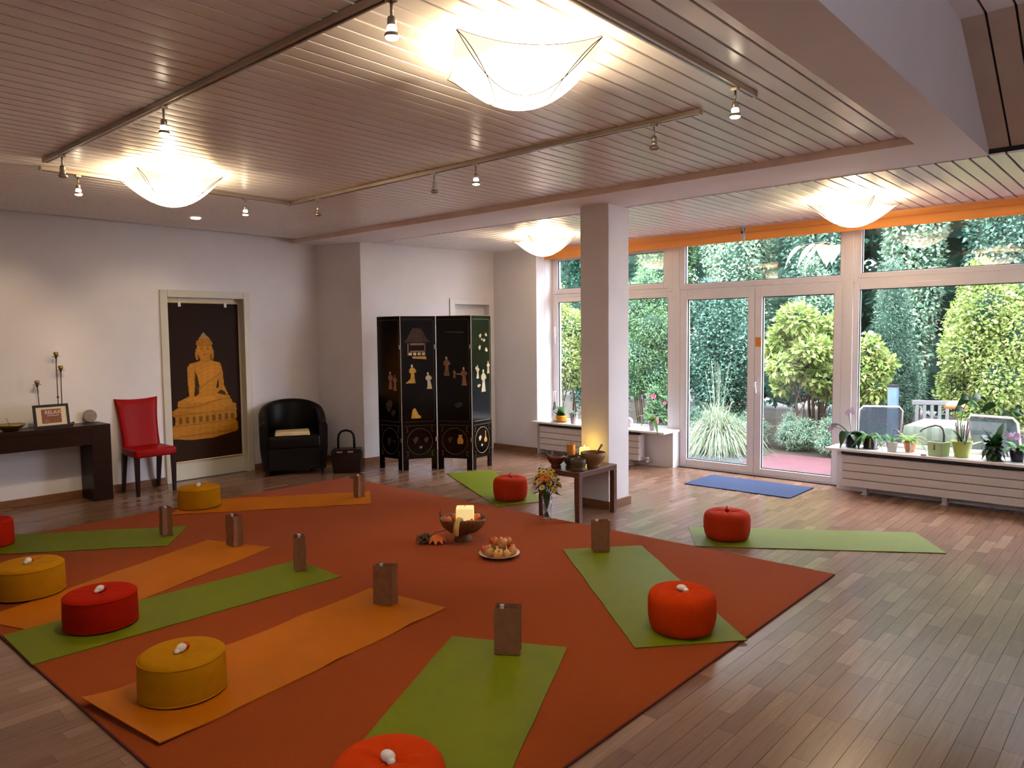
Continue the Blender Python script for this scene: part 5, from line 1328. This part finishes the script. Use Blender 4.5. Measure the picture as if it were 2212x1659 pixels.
# orchid
p3 = thing('orchid', 'orchid in a white patterned pot with green strap leaves on the left sill', 'orchid', (7.49, 4.50, SZ))
pot(p3, [(0,0),(0.034,0),(0.036,0.004),(0.048,0.105),(0.045,0.108),(0.040,0.095),(0,0.09)], MT['potpattern'], (0.041, 0.096))
leaves(p3, [((0,0,0.10), a, l, li, dr_, w, {'fold': 0.3}) for a, l, li, dr_, w in ((2.0,.20,1.0,.8,.026),(-1.1,.20,.95,.75,.028),(0.6,.16,1.3,.9,.024),(3.4,.16,1.2,.9,.026),(-2.3,.20,.5,1.2,.024),(-0.3,.18,.8,.6,.026),(1.3,.17,1.3,.7,.024),(2.7,.17,.9,1.3,.024),(-1.7,.17,1.2,.9,.024))], MT['leafmid'])
MB().tube([(0,0,0.10),(0.01,0.0,0.20),(0.0,0.0,0.30),(-0.01,0.02,0.38)], 0.0028, 6).build('flower_stem', MT['stem'], p3, True)
MB().tube([(0.008,0.01,0.10),(0.008,0.01,0.36)], 0.002, 6).build('support_stick', MT['cord'], p3, True)
# ---- right sill
def xy_(y): return y
o1 = thing('orchid', 'orchid with big drooping dark leaves at the door end of the right sill', 'orchid', (7.53, 2.325, SZ))
pot(o1, [(0,0),(0.045,0),(0.047,0.005),(0.055,0.11),(0.052,0.11),(0.046,0.09),(0,0.085)], MT['darkpot'], (0.047, 0.092))
leaves(o1, [((0,0,0.095), a, l, li, dr_, w, {'fold': 0.25, 'seg': 10}) for a, l, li, dr_, w in ((1.9,.27,1.5,1.25,.042),(-2.35,.15,1.6,2.35,.062),(2.75,.15,1.7,2.4,.062),(-0.6,.19,1.1,1.2,.044),(0.5,.17,1.2,1.4,.042),(-1.6,.17,1.4,1.6,.046))], MT['leafdark'])
MB().tube([(0,0,0.10),(0.0,0.01,0.22),(0.01,0.03,0.31),(0.0,0.02,0.355)], 0.0025, 6).build('flower_stem', MT['stem'], o1, True)
def orchid_flower(par, c, r, m):
    mm = MB(); c = Vector(c)
    for k in range(5):
        a = 2*PI*k/5+0.3; d = Vector((0.2*math.cos(a)-0.15, math.cos(a), math.sin(a))).normalized()
        mm.strap([c, c+d*r*0.55, c+d*r], [r*0.12, r*0.36, r*0.08], side=d.cross(Vector((1,0,0))))
    mm.build('blossom', m, par, True)
for c in ((0.0,0.025,0.345),(0.01,0.0,0.365),(0.0,-0.012,0.335),(0.005,0.045,0.325)): orchid_flower(o1, c, 0.026, MT['lilac'])
MB().tube([(0,0.02,0.10),(-0.02,0.10,0.18),(-0.03,0.17,0.19)], 0.0022, 6).build('flower_stem', MT['stem'], o1, True)
for c in ((-0.03,0.17,0.185),(-0.035,0.145,0.200),(-0.03,0.19,0.165)): orchid_flower(o1, c, 0.030, MT['lilac'])
o2 = thing('potted_plant', 'spidery green plant in a dark glass pot beside the drooping orchid', 'plant', (7.55, 2.155, SZ))
pot(o2, [(0,0),(0.062,0),(0.066,0.004),(0.072,0.005),(0.070,0.008),(0.060,0.010),(0.072,0.105),(0.068,0.105),(0.060,0.075),(0,0.07)], MT['darkclay'], (0.064, 0.09))
leaves(o2, [((rg.uniform(-.02,.02), rg.uniform(-.02,.02), 0.09), rg.uniform(0,6.28), rg.uniform(.15,.25), rg.uniform(.7,1.3), rg.uniform(.8,1.5), rg.uniform(.006,.011), {}) for k in range(24)], MT['leafmid'])
o3 = thing('potted_plant', 'thin leaved plant in a small white pot on the right sill', 'plant', (7.49, 1.950, SZ))
pot(o3, [(0,0),(0.036,0),(0.038,0.004),(0.050,0.090),(0.047,0.092),(0.042,0.075),(0,0.07)], MT['potwhite'], (0.043, 0.078))
leaves(o3, [((0,0,0.078), rg.uniform(0,6.28), rg.uniform(.12,.18), rg.uniform(.5,1.2), rg.uniform(.5,1.2), rg.uniform(.007,.012), {}) for k in range(12)], MT['leafmid'])
leaves(o3, [((0,0,0.085), 2.1, .15, .35, .75, .018, {})], MT['leafdark'])
o4 = thing('potted_plant', 'bright green plant in a terracotta pot with a white ribbon', 'plant', (7.56, 1.815, SZ))
pot(o4, [(0,0),(0.038,0),(0.040,0.004),(0.054,0.080),(0.058,0.082),(0.058,0.104),(0.052,0.104),(0.046,0.08),(0,0.08)], MT['terracotta'], (0.049, 0.09))
MB().strap([(-0.058,-0.012,0.10),(-0.054,-0.016,0.06),(-0.048,-0.020,0.02),(-0.050,-0.012,0.002)], [0.006]*4, side=(0.2,1,0)).strap([(-0.058,-0.012,0.10),(-0.056,-0.03,0.06),(-0.050,-0.035,0.03)], [0.005]*3, side=(0.2,1,0)).build('ribbon', MT['paper'], o4, solid=0.001)
leaves(o4, [((rg.uniform(-.02,.02), rg.uniform(-.02,.02), 0.09), rg.uniform(0,6.28), rg.uniform(.10,.17), rg.uniform(.6,1.3), rg.uniform(.5,1.2), rg.uniform(.010,.016), {}) for k in range(20)], MT['leaflight'])
leaves(o4, [((-0.02,-0.03,0.095), -1.9, .14, .3, 1.0, .020, {})], MT['leafmid'])
wcn = thing('watering_can', 'square pale green watering can with a curved steel handle', 'watering can', (7.49, 1.565, SZ), -0.35)
MB().hexa([(-0.062,-0.062,0),(0.062,-0.062,0),(0.062,0.062,0),(-0.062,0.062,0)], [(-0.066,-0.066,0.125),(0.066,-0.066,0.125),(0.066,0.066,0.125),(-0.066,0.066,0.125)]).build('body', MT['cangreen'], wcn, bevel=0.006)
MB().box(-0.050, 0.050, -0.050, 0.050, 0.1251, 0.1275).build('top_opening', MT['darkclay'], wcn)
MB().tube([(0.0,-0.045,0.125),(0.0,-0.045,0.19),(0.0,-0.038,0.235),(0.0,-0.012,0.262),(0.0,0.03,0.268),(0.0,0.10,0.245),(0.0,0.15,0.22),(0.0,0.172,0.195)], [0.010]*7+[0.012], 10).build('handle', MT['greysteel'], wcn, True)
MB().prism([(-0.010,0.055),(0.010,0.055),(0.006,0.085),(0.012,0.112),(0,0.098),(-0.012,0.112),(-0.006,0.085)], 0.002, (-0.0655,0,0), (0,1,0), (0,0,1)).build('leaf_emblem', MT['stem'], wcn)
o5 = thing('potted_plant', 'lime green pot holding cut back stems and a tall leafy shoot', 'plant', (7.54, 1.395, SZ))
pot(o5, [(0,0),(0.058,0),(0.061,0.006),(0.080,0.125),(0.084,0.130),(0.083,0.142),(0.077,0.142),(0.070,0.115),(0,0.115)], MT['limepot'], (0.073, 0.125))
for (a, l, r0) in ((0.2,.16,.006),(1.4,.18,.006),(2.4,.15,.007),(3.6,.17,.006),(4.7,.14,.006),(5.5,.19,.005),(1.0,.22,.005),(4.2,.23,.004)):
    MB().tube([(0.03*math.cos(a),0.03*math.sin(a),0.12),(0.045*math.cos(a),0.045*math.sin(a),0.12+l*0.6),(0.055*math.cos(a),0.055*math.sin(a),0.12+l)], [r0,r0,r0*0.8], 7).build('cut_stem', MT['greystone'], o5, True)
leaves(o5, [((0,0,0.12), a, l, li, dr_, w, {}) for a, l, li, dr_, w in ((2.5,.15,1.8,1.0,.02),(-0.5,.12,1.2,1.1,.02),(0.7,.10,1.4,1.2,.018),(3.5,.13,1.3,1.3,.018))], MT['leafdark'])
shoot = [(0.0,0.0,0.12),(0.02,0.02,0.28),(0.02,0.0,0.42),(0.0,-0.05,0.52),(-0.01,-0.14,0.53),(0.0,-0.24,0.48),(0.0,-0.36,0.40)]
MB().tube(shoot, 0.0035, 7).build('shoot', MT['stem'], o5, True)
for k, (i, az) in enumerate(((2,0.5),(2,2.6),(3,1.2),(3,2.4),(3,-0.6),(4,0.8),(4,-2.2),(5,0.3),(5,-2.6),(6,-1.0),(5,1.4),(4,2.7),(6,-2.4),(6,0.8))):
    mm = MB(); blade(mm, shoot[i], az, 0.095+0.014*(k % 3), 0.55 if k % 2 else -0.1, 0.7, 0.030, side=(0.5*math.cos(k*2.1), 0.5, 1.0)); mm.build('leaf', MT['leafdark'] if k % 4 else MT['leafmid'], o5, True)
o6 = thing('potted_plant', 'dark leaved plant in a blue black pot trailing over the sill edge', 'plant', (7.52, 1.150, SZ))
pot(o6, [(0,0),(0.055,0),(0.058,0.005),(0.072,0.115),(0.068,0.118),(0.062,0.10),(0,0.10)], MT['darkpot'], (0.063, 0.104))
leaves(o6, [((rg.uniform(-.03,.03), rg.uniform(-.03,.03), 0.10), rg.uniform(0,6.28), rg.uniform(.08,.15), rg.uniform(.6,2.2), rg.uniform(.6,1.4), rg.uniform(.026,.036), {}) for k in range(36)], MT['leafdark'])
leaves(o6, [((-0.06,0.03-0.02*k,0.10-0.022*k), 2.6+0.35*k, .07, -.4, .9, .024, {}) for k in range(5)], MT['leafdark'])
o7 = thing('potted_plant', 'plant with lilac blossoms at the right edge of the picture', 'plant', (7.55, 0.985, SZ))
pot(o7, [(0,0),(0.045,0),(0.048,0.005),(0.060,0.10),(0.056,0.10),(0.05,0.085),(0,0.085)], MT['darkpot'], (0.051, 0.088))
leaves(o7, [((0,0,0.09), rg.uniform(0,6.28), rg.uniform(.10,.17), rg.uniform(.7,1.5), rg.uniform(.8,1.4), rg.uniform(.018,.028), {}) for k in range(12)], MT['leafmid'])
for k in range(14): orchid_flower(o7, (rg.uniform(-.05,.05), rg.uniform(-.07,.09), rg.uniform(.19,.24)), 0.026, MT['lilac'])
tg = thing('small_box', 'tiny pale box lying on the right sill before the watering can', 'box', (7.40, 1.665, SZ), 0.2)
MB().box(-0.012, 0.012, -0.022, 0.022, 0.0, 0.016).build('box', MT['potrose'], tg, bevel=0.002)
MB().box(-0.0125, 0.0125, -0.0225, 0.0225, 0.010, 0.0135).build('band', MT['paper'], tg)
# ------------------------------------------------------------------ garden
GZ = -0.30
struct(MB().box(7.95, 26, -14, 26, GZ-0.4, GZ-0.012).build('ground', mat('garden_soil', (0.0264, 0.0192, 0.0108), 0.95, var=0.35, vscale=3, col2=(0.032, 0.029, 0.015))))
struct(MB().box(7.9, 11.15, -4, 4.55, GZ-0.02, GZ).build('terrace_red', mat('red_terrace', (0.0833, 0.0268, 0.0306), 0.8, var=0.1, vscale=4, bump=0.2)))
sl = struct(MB().box(7.9, 10.75, 4.555, 9.0, GZ-0.03, GZ-0.012).build('terrace_slate', MT['gap']))
slm = mat('grey_slate', (0.0343, 0.0384, 0.0384), 0.6, var=0.15, vscale=5, bump=0.3, bscale=20)
yy = 4.56
while yy < 8.9:
    xx = 7.92
    while xx < 10.7:
        MB().box(xx, xx+0.39, yy, yy+0.39, GZ-0.012, GZ+0.002).build('slab', slm, sl, bevel=0.004, seg=1); xx += 0.40
    yy += 0.40
G = {
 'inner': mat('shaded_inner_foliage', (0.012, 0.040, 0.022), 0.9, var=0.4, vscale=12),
 'teal': leaf_mat('teal_foliage', [(0.0101,0.0566,0.0367),(0.0234,0.1132,0.0666),(0.0534,0.1799,0.1132),(0.1731,0.3067,0.2264)], trans=0.25),
 'mid': leaf_mat('fresh_foliage', [(0.0267,0.0999,0.0267),(0.0599,0.1799,0.0534),(0.1333,0.2799,0.0999),(0.2399,0.3734,0.1998)], trans=0.35),
 'light': leaf_mat('yellow_green_foliage', [(0.0999,0.1998,0.0267),(0.1998,0.3067,0.0466),(0.3067,0.3998,0.0933),(0.4399,0.4665,0.1864)], trans=0.4),
 'pale': leaf_mat('pale_green_foliage', [(0.0666,0.1864,0.0933),(0.1466,0.2932,0.1601),(0.2667,0.3998,0.2531),(0.4132,0.5063,0.3734)], trans=0.35),
 'grey': leaf_mat('grey_green_foliage', [(0.04,0.0933,0.0599),(0.0866,0.1665,0.1132),(0.1466,0.2399,0.1731)], trans=0.25),
 'dark': leaf_mat('deep_foliage', [(0.0055,0.0332,0.0199),(0.0133,0.0666,0.04),(0.0332,0.1198,0.0734)], trans=0.2),
 'grass': leaf_mat('grass_blades', [(0.1066,0.1998,0.0933),(0.1864,0.2932,0.1601),(0.3067,0.3867,0.2531),(0.4132,0.4265,0.3067)], trans=0.3),
 'cream': leaf_mat('pale_yellow_leaf', [(0.4132,0.4132,0.1731),(0.5198,0.5063,0.2932)], trans=0.45),
}
def foliage(n, blobs, ln, wd, seed, droop=0.2, shell=0.55):
    """n leaves around the surfaces of blobs (cx,cy,cz,rx,ry,rz)"""
    R = np.random.RandomState(seed); B = np.array(blobs, float)
    vol = (B[:,3]*B[:,4]*B[:,5])**0.67; k = R.choice(len(B), n, p=vol/vol.sum()); b = B[k]
    d = R.normal(size=(n, 3)); d /= np.linalg.norm(d, axis=1)[:, None]
    rad = shell+(1.0-shell)*R.rand(n)**0.6
    P = b[:, :3]+d*b[:, 3:]*rad[:, None]
    P += R.normal(size=(n, 3))*0.02
    o = d*0.9+R.normal(size=(n, 3))*0.55+np.array([0, 0, -droop]); o /= np.linalg.norm(o, axis=1)[:, None]
    up = np.array([0, 0, 1.0])+R.normal(size=(n, 3))*0.5+d*0.5
    s = np.cross(o, up); s /= np.linalg.norm(s, axis=1)[:, None]+1e-9; nn = np.cross(s, o)
    L_ = (ln*(0.6+0.8*R.rand(n)))[:, None]; W_ = (wd*(0.6+0.8*R.rand(n)))[:, None]
    V = np.empty((n, 4, 3)); V[:, 0] = P; V[:, 1] = P+o*L_*0.45-s*W_+nn*W_*0.25; V[:, 2] = P+o*L_; V[:, 3] = P+o*L_*0.45+s*W_+nn*W_*0.25
    i = np.arange(n)[:, None]*4
    F = np.concatenate([i+np.array([[0, 1, 2]]), i+np.array([[0, 2, 3]])], 0)
    return V.reshape(-1, 3), F
def bush(name, label, cat, x, y, h, rx, ry, m, n, ln, wd, seed, z0=0.15, nb=11, stems=5, group=None, shape='round'):
    t = thing(name, label, cat, (x, y, GZ-0.012), 0, group)
    r_ = random.Random(seed); blobs = []
    for k in range(nb):
        q = (k+0.5)/nb; zc = z0+(h-z0)*(0.12+0.76*q)
        env = (0.55+0.45*math.sin(q*PI)) if shape == 'round' else (1.0-0.75*q if shape == 'cone' else 1.0)
        a = k*2.4+seed; rr = (0.85 if shape == 'airy' else 0.55*env)*r_.uniform(0.4, 1.0)
        s = 0.62*env+0.1 if shape == 'cone' else r_.uniform(0.22, 0.44) if shape == 'airy' else r_.uniform(0.42, 0.62)*env
        blobs.append((rr*rx*math.cos(a), rr*ry*math.sin(a), zc, rx*s, ry*s, (h-z0)*(0.34 if shape == 'airy' else 0.5)/(nb**0.42)*r_.uniform(0.8, 1.2)))
    dense = 3.6 if m == 'light' else 2.6
    V, F = foliage(int(n*dense), blobs, ln*0.56, wd*0.56, seed)
    V[:, 2] = np.maximum(V[:, 2], 0.02)
    o = raw('foliage', V, F, G[m], t); o['kind'] = 'stuff'
    ib = MB()  # opaque dark cores added to block sky and darken the gaps
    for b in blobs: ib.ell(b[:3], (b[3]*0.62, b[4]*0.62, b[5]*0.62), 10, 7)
    io = ib.build('sky_block_core', G['inner'], t); io['kind'] = 'stuff'
    for k in range(stems):
        b = blobs[min(len(blobs)-1, int(r_.uniform(0.2, 0.9)*nb))]; x0, y0 = r_.uniform(-0.22, 0.22)*rx, r_.uniform(-0.22, 0.22)*ry
        MB().tube([(x0, y0, 0), (x0*1.5+b[0]*0.35+r_.uniform(-.05,.05), y0*1.5+b[1]*0.35, b[2]*0.45), (b[0]*0.8, b[1]*0.8, b[2])], [0.005+0.0035*h, 0.004+0.002*h, 0.002], 6).build('stem', MT['twig'], t, True)
    return t
SH_ = 'garden shrubs'
bush('shrub', 'yellow green shrub seen left of the white column', 'shrub', 10.9, 8.75, 2.75, 0.92, 0.85, 'light', 8000, 0.095, 0.028, 1, z0=0.5)
bush('shrub', 'fresh green twiggy shrub seen between column and glass door', 'shrub', 11.6, 7.05, 3.0, 0.80, 0.74, 'mid', 11000, 0.085, 0.019, 2, z0=0.7, stems=9)
bush('shrub', 'dark teal shrub behind the ornamental grass', 'shrub', 12.3, 6.05, 2.75, 0.85, 0.66, 'teal', 9000, 0.10, 0.034, 3, z0=0.05)
bush('shrub', 'yellow green broad leaved shrub on thin stems behind the right door leaf', 'shrub', 12.3, 4.55, 2.30, 1.02, 0.62, 'light', 2300, 0.17, 0.056, 6, z0=0.70, nb=13, stems=9, shape='airy')
bush('shrub', 'pale shrub rising behind the broad leaved one, right door leaf', 'shrub', 13.7, 4.80, 3.1, 0.62, 0.50, 'pale', 3500, 0.12, 0.03, 61, z0=0.8, nb=8, stems=4)
bush('shrub', 'low yellow green shrub seen at the left side of the right window', 'shrub', 11.9, 3.45, 1.75, 0.50, 0.44, 'light', 1500, 0.14, 0.044, 8, z0=0.75, nb=7, stems=4)
bush('conifer', 'grey green conifer behind the garden chair', 'conifer', 13.2, 3.45, 3.0, 0.62, 0.58, 'grey', 9000, 0.10, 0.012, 7, z0=0.05, shape='cone', nb=10, stems=1)
bush('shrub', 'tall yellow green shrub with yellowing leaves at the right of the right window', 'shrub', 12.3, 1.95, 2.85, 0.95, 0.88, 'light', 9000, 0.10, 0.034, 9, z0=0.3)
bush('shrub', 'fresh green shrub beyond the right edge of the right window', 'shrub', 12.6, -0.2, 2.9, 1.0, 1.0, 'mid', 6000, 0.11, 0.034, 12, z0=0.2)
bush('tree', 'deep green tree at the far left beyond the column', 'tree', 14.2, 10.5, 5.4, 1.0, 0.95, 'dark', 8000, 0.13, 0.042, 13, z0=0.3)
bush('tree', 'fresh green tree behind the twiggy shrub', 'tree', 14.6, 8.5, 5.4, 0.95, 0.92, 'mid', 8000, 0.13, 0.042, 14, z0=0.4)
bush('tree', 'pale leaved tree towering above the dark teal shrub', 'tree', 14.8, 6.85, 5.6, 0.92, 0.80, 'pale', 8500, 0.13, 0.044, 4, z0=0.5)
bush('tree', 'teal tree high behind the right door leaf', 'tree', 14.9, 5.25, 7.6, 0.92, 0.78, 'teal', 8500, 0.13, 0.042, 5, z0=0.5)  # these taller trees are raised above view to keep sky reflection off floor
bush('tree', 'pale tree high behind the conifer', 'tree', 15.4, 3.75, 7.6, 0.92, 0.74, 'pale', 8500, 0.14, 0.05, 10, z0=0.5)
bush('tree', 'blue green tree above the yellowing shrub', 'tree', 15.4, 2.30, 7.6, 0.92, 0.72, 'teal', 8500, 0.13, 0.045, 11, z0=0.5)
bush('tree', 'dark evergreen in the upper right corner of the right window', 'tree', 15.4, 0.80, 7.6, 0.92, 0.76, 'dark', 8500, 0.12, 0.036, 15, z0=0.4)
bush('tree', 'deep green tree at the far right beyond the terrace', 'tree', 15.2, -1.6, 7.6, 1.2, 1.3, 'dark', 6000, 0.14, 0.045, 17, z0=0.3)
bush('shrub', 'low pale shrub with sandy ground before it, left of the pink flowers', 'shrub', 12.3, 8.35, 1.15, 0.55, 0.50, 'pale', 2500, 0.09, 0.024, 19, z0=0.1, nb=8)
hd = thing('hedge', 'tall dark hedge added behind all the trees to block the sky', 'hedge', (18.2, 5.0, GZ-0.012))  # added backdrop that stops sky showing and reflecting between the trees
hb_ = [(0.3*math.sin(k*1.7), -9+1.1*k, z, 0.9, 0.95, 1.0) for k in range(18) for z in (1.0, 2.6, 4.2, 5.8, 7.2)]
V, F = foliage(30000, hb_, 0.17, 0.06, 77); V[:, 2] = np.maximum(V[:, 2], 0.02)
o = raw('foliage', V, F, G['dark'], hd); o['kind'] = 'stuff'
ib = MB()  # same added dark cores, keeping sky from showing through the hedge
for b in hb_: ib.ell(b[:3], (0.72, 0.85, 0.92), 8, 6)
io = ib.build('sky_block_core', G['inner'], hd); io['kind'] = 'stuff'
for k, (x, y, h_, r0, lb_) in enumerate([(11.6, 5.15, 0.58, 0.40, 'feathery low fern beside the ornamental grass'), (11.65, 4.42, 0.55, 0.38, 'feathery low fern in the middle behind the glass door'), (11.5, 3.75, 0.56, 0.44, 'feathery low fern at the right behind the glass door'), (11.5, 6.15, 0.6, 0.36, 'low fern behind the ornamental grass')]):
    bush('fern', lb_, 'fern', x, y, h_, r0, r0, 'teal' if k == 3 else 'pale', 2600, 0.075, 0.008, 40+k, z0=0.02, nb=8, stems=3)
# ornamental grass
og = thing('ornamental_grass', 'big arching ornamental grass behind the left door leaf', 'grass', (10.75, 5.30, GZ))
r_ = random.Random(9); mb = MB()
for k in range(1500):
    a = r_.uniform(0, 2*PI); ln = r_.uniform(0.65, 1.18); lift = r_.uniform(0.85, 1.5); ou = r_.uniform(0.16, 0.86); pts = []; ws = []
    b0 = (0.10*r_.uniform(-1, 1), 0.10*r_.uniform(-1, 1))
    for i in range(7):
        q = i/6; rr = ou*q**1.15*ln; z = ln*(lift*q-(lift*0.75+0.3*ou)*q**2.4*(0.45+ou))
        pts.append((b0[0]+rr*math.cos(a), b0[1]+rr*math.sin(a), max(0.01, z))); ws.append(0.0058*(1-q**2)+0.0008)
    mb.strap(pts, ws, fold=0.15)
o = mb.build('blades', G['grass'], og, True); o['kind'] = 'stuff'
pm2 = MB()
for k in range(16):
    a = r_.uniform(0, 2*PI); d_ = r_.uniform(0.05, 0.28); h_ = r_.uniform(1.2, 1.45)
    pm2.tube([(0.05*math.cos(a), 0.05*math.sin(a), 0.2), (d_*0.6*math.cos(a), d_*0.6*math.sin(a), h_*0.7), (d_*math.cos(a), d_*math.sin(a), h_)], 0.002, 4)
pm2.build('flower_stalks', G['grass'], og)
# pink hibiscus
hbp = bush('hibiscus', 'shrub with big pink flowers behind the orchid', 'shrub', 8.75, 5.13, 1.12, 0.26, 0.26, 'mid', 1500, 0.075, 0.026, 31, z0=0.25, nb=7, stems=4)
def pink(par, c, r):
    m = MB(); c = Vector(c)
    for k in range(5):
        a = 2*PI*k/5+0.2; d = Vector((-0.45, math.cos(a), 0.55*math.sin(a)+0.1)).normalized()
        m.strap([c, c+d*r*0.5, c+d*r*0.85, c+d*r], [r*0.12, r*0.40, r*0.38, r*0.15], side=d.cross(Vector((-1, 0, 0.4))))
    o = m.build('flower', MT['pink'], par, True)
    MB().tube([tuple(c), tuple(c+Vector((-r*0.8, 0, r*0.15)))], [r*0.08, r*0.05], 6).build('pistil', MT['petalo'], o, True)
pink(hbp, (-0.25, -0.07, 0.72), 0.075); pink(hbp, (-0.20, -0.02, 1.03), 0.045); pink(hbp, (-0.16, -0.16, 0.95), 0.03)
# large pale leaves close to the pane
tr = thing('tree', 'thin tree with huge pale yellow leaves above the right door leaf', 'tree', (9.4, 2.93, GZ))
MB().tube([(0,0,0),(0.02,0.0,1.4),(0.0,0.02,2.7),(-0.02,0.06,3.05)], [0.035,0.03,0.022,0.012], 8).build('trunk', MT['twig'], tr, True)
MB().tube([(0,0.02,2.8),(-0.05,0.30,2.93),(-0.05,0.62,2.91)], [0.014,0.010,0.005], 6).build('branch', MT['twig'], tr, True)
for (y, z, az, ln, w) in ((0.18,2.60,1.9,.20,.06),(0.30,2.62,2.4,.26,.075),(0.42,2.61,1.4,.24,.07),(0.55,2.60,2.2,.24,.07),(0.60,2.60,1.6,.18,.05),(0.10,2.58,2.9,.22,.07),(0.24,2.58,3.3,.24,.075),(0.36,2.60,-2.6,.22,.07),(0.02,2.56,-2.0,.2,.06),(0.16,2.64,-1.6,.2,.06)):
    m = MB(); blade(m, (-0.04, y, z+0.30), az, ln, -0.25, 0.9, w, fold=0.2); m.build('leaf', G['cream'], tr, True)
# garden furniture
mesh_m = mat('grey_mesh_fabric', (0.0512, 0.0768, 0.0922), 0.7, var=0.05, vscale=40)
mesh_m.node_tree.nodes['Principled BSDF'].inputs['Alpha'].default_value = 0.62
def garden_chair(label, x, y, rz):
    t = thing('garden_chair', label, 'chair', (x, y, GZ), rz, 'mesh garden chairs')
    def bk(q, s): return (s*(0.235-0.01*q), 0.20+0.19*q, 0.40+0.58*q)
    fr = [bk(0,-1), bk(0.5,-1), bk(0.9,-1), (-0.19, 0.20+0.19*0.98, 0.40+0.58*0.98), (0.19, 0.20+0.19*0.98, 0.40+0.58*0.98), bk(0.9,1), bk(0.5,1), bk(0,1)]
    MB().tube(fr, 0.013, 8).build('back_frame', MT['steel'], t, True)
    MB().add([bk(0,-0.96), bk(0,0.96), bk(0.95,0.93), bk(0.95,-0.93)], [(0,1,2,3)]).build('back_mesh', mesh_m, t, solid=0.004)
    MB().box(-0.23, 0.23, -0.24, 0.20, 0.405, 0.42).build('seat', mesh_m, t, bevel=0.004)
    for sx in (-1, 1):
        MB().tube([(sx*0.24,0.27,0.64),(sx*0.25,0.0,0.65),(sx*0.25,-0.22,0.64),(sx*0.25,-0.26,0.60),(sx*0.25,-0.24,0.0)], 0.012, 8).build('armrest', MT['steel'], t, True)
        MB().tube([(sx*0.235,0.20,0.40),(sx*0.24,0.30,0.0)], 0.012, 8).build('leg', MT['steel'], t, True)
    return t
garden_chair('grey mesh garden chair behind the dark glass pot, left of the two', 9.7, 2.72, 2.0)
garden_chair('grey mesh garden chair at the right edge, beyond the dark plant', 9.25, 1.30, 1.35)
gt = thing('garden_table', 'garden table under a pale green striped cloth on the terrace', 'table', (10.15, 1.95, GZ))
tc_m = mat('pale_green_cloth', (0.0696, 0.0938, 0.0605), 0.8, vscale=3, stretch=(1, 9, 0.2), col2=(0.11, 0.135, 0.095))
MB().box(-0.40, 0.40, -0.42, 0.42, 0.70, 0.725).build('tabletop', MT['radiator'], gt)
V = []; F = []; n = 96
def sq(a, r): c, s_ = math.cos(a), math.sin(a); k = r/max(abs(c), abs(s_)); return c*k, s_*k
for i, (z, e) in enumerate(((0.731, 0.0), (0.731, 0.43), (0.722, 0.45), (0.60, 0.455), (0.40, 0.465), (0.30, 0.47))):
    for k in range(n):
        a = 2*PI*k/n; x, y = sq(a, e+(0.022*math.sin(k*0.9)*(max(0, 0.73-z)/0.4)))
        V.append((x, y, z))
for i in range(5):
    for k in range(n): k2 = (k+1) % n; F.append((i*n+k, i*n+k2, (i+1)*n+k2, (i+1)*n+k))
MB().add(V, F).build('tablecloth', tc_m, gt, smooth=True)
for (x, y) in ((-.35,-.37),(.35,-.37),(-.35,.37),(.35,.37)): MB().tube([(x,y,0),(x,y,0.70)], 0.018, 8).build('leg', MT['radiator'], gt, True)
ho = thing('garden_ornament', 'orange domed garden ornament on a stick above the tablecloth', 'ornament', (10.80, 2.08, GZ))
MB().tube([(0,0,0),(0,0,0.86)], 0.008, 6).build('stick', MT['twig'], ho)
MB().lathe([(0,0.10),(0.05,0.095),(0.105,0.06),(0.13,0.0),(0.11,0.012),(0.0,0.05)], 24, (0,0,0.86)).build('dome', mat('orange_glaze', (0.48, 0.144, 0.06), 0.4, var=0.1), ho, True)
po_ = thing('post', 'blue grey wooden post standing beside the conifer', 'post', (11.6, 3.02, GZ))
MB().box(-0.06, 0.06, -0.06, 0.06, 0, 1.05).build('shaft', mat('blue_grey_wood', (0.09, 0.144, 0.189), 0.7, var=0.15), po_, bevel=0.006)
MB().box(-0.07, 0.07, -0.07, 0.07, 1.05, 1.08).build('cap', MT['gap'], po_, bevel=0.006)
wch = thing('lattice_chair', 'white lattice garden chair behind the table', 'chair', (11.3, 2.5, GZ), 2.0)
wm = mat('white_plastic', (0.1158, 0.1158, 0.1133), 0.5, var=0.02)
for k in range(5): MB().box(-0.20+0.09*k, -0.16+0.09*k, 0.20, 0.22, 0.42, 0.86).build('back_slat', wm, wch, bevel=0.004)
MB().box(-0.22, 0.24, 0.195, 0.225, 0.86, 0.92).build('top_rail', wm, wch, bevel=0.006); MB().box(-0.22, 0.24, -0.22, 0.22, 0.40, 0.43).build('seat', wm, wch, bevel=0.006)
for (x, y) in ((-.2,-.2),(.22,-.2),(-.2,.2),(.22,.2)): MB().box(x-.02,x+.02,y-.02,y+.02,0,0.40).build('leg', wm, wch)
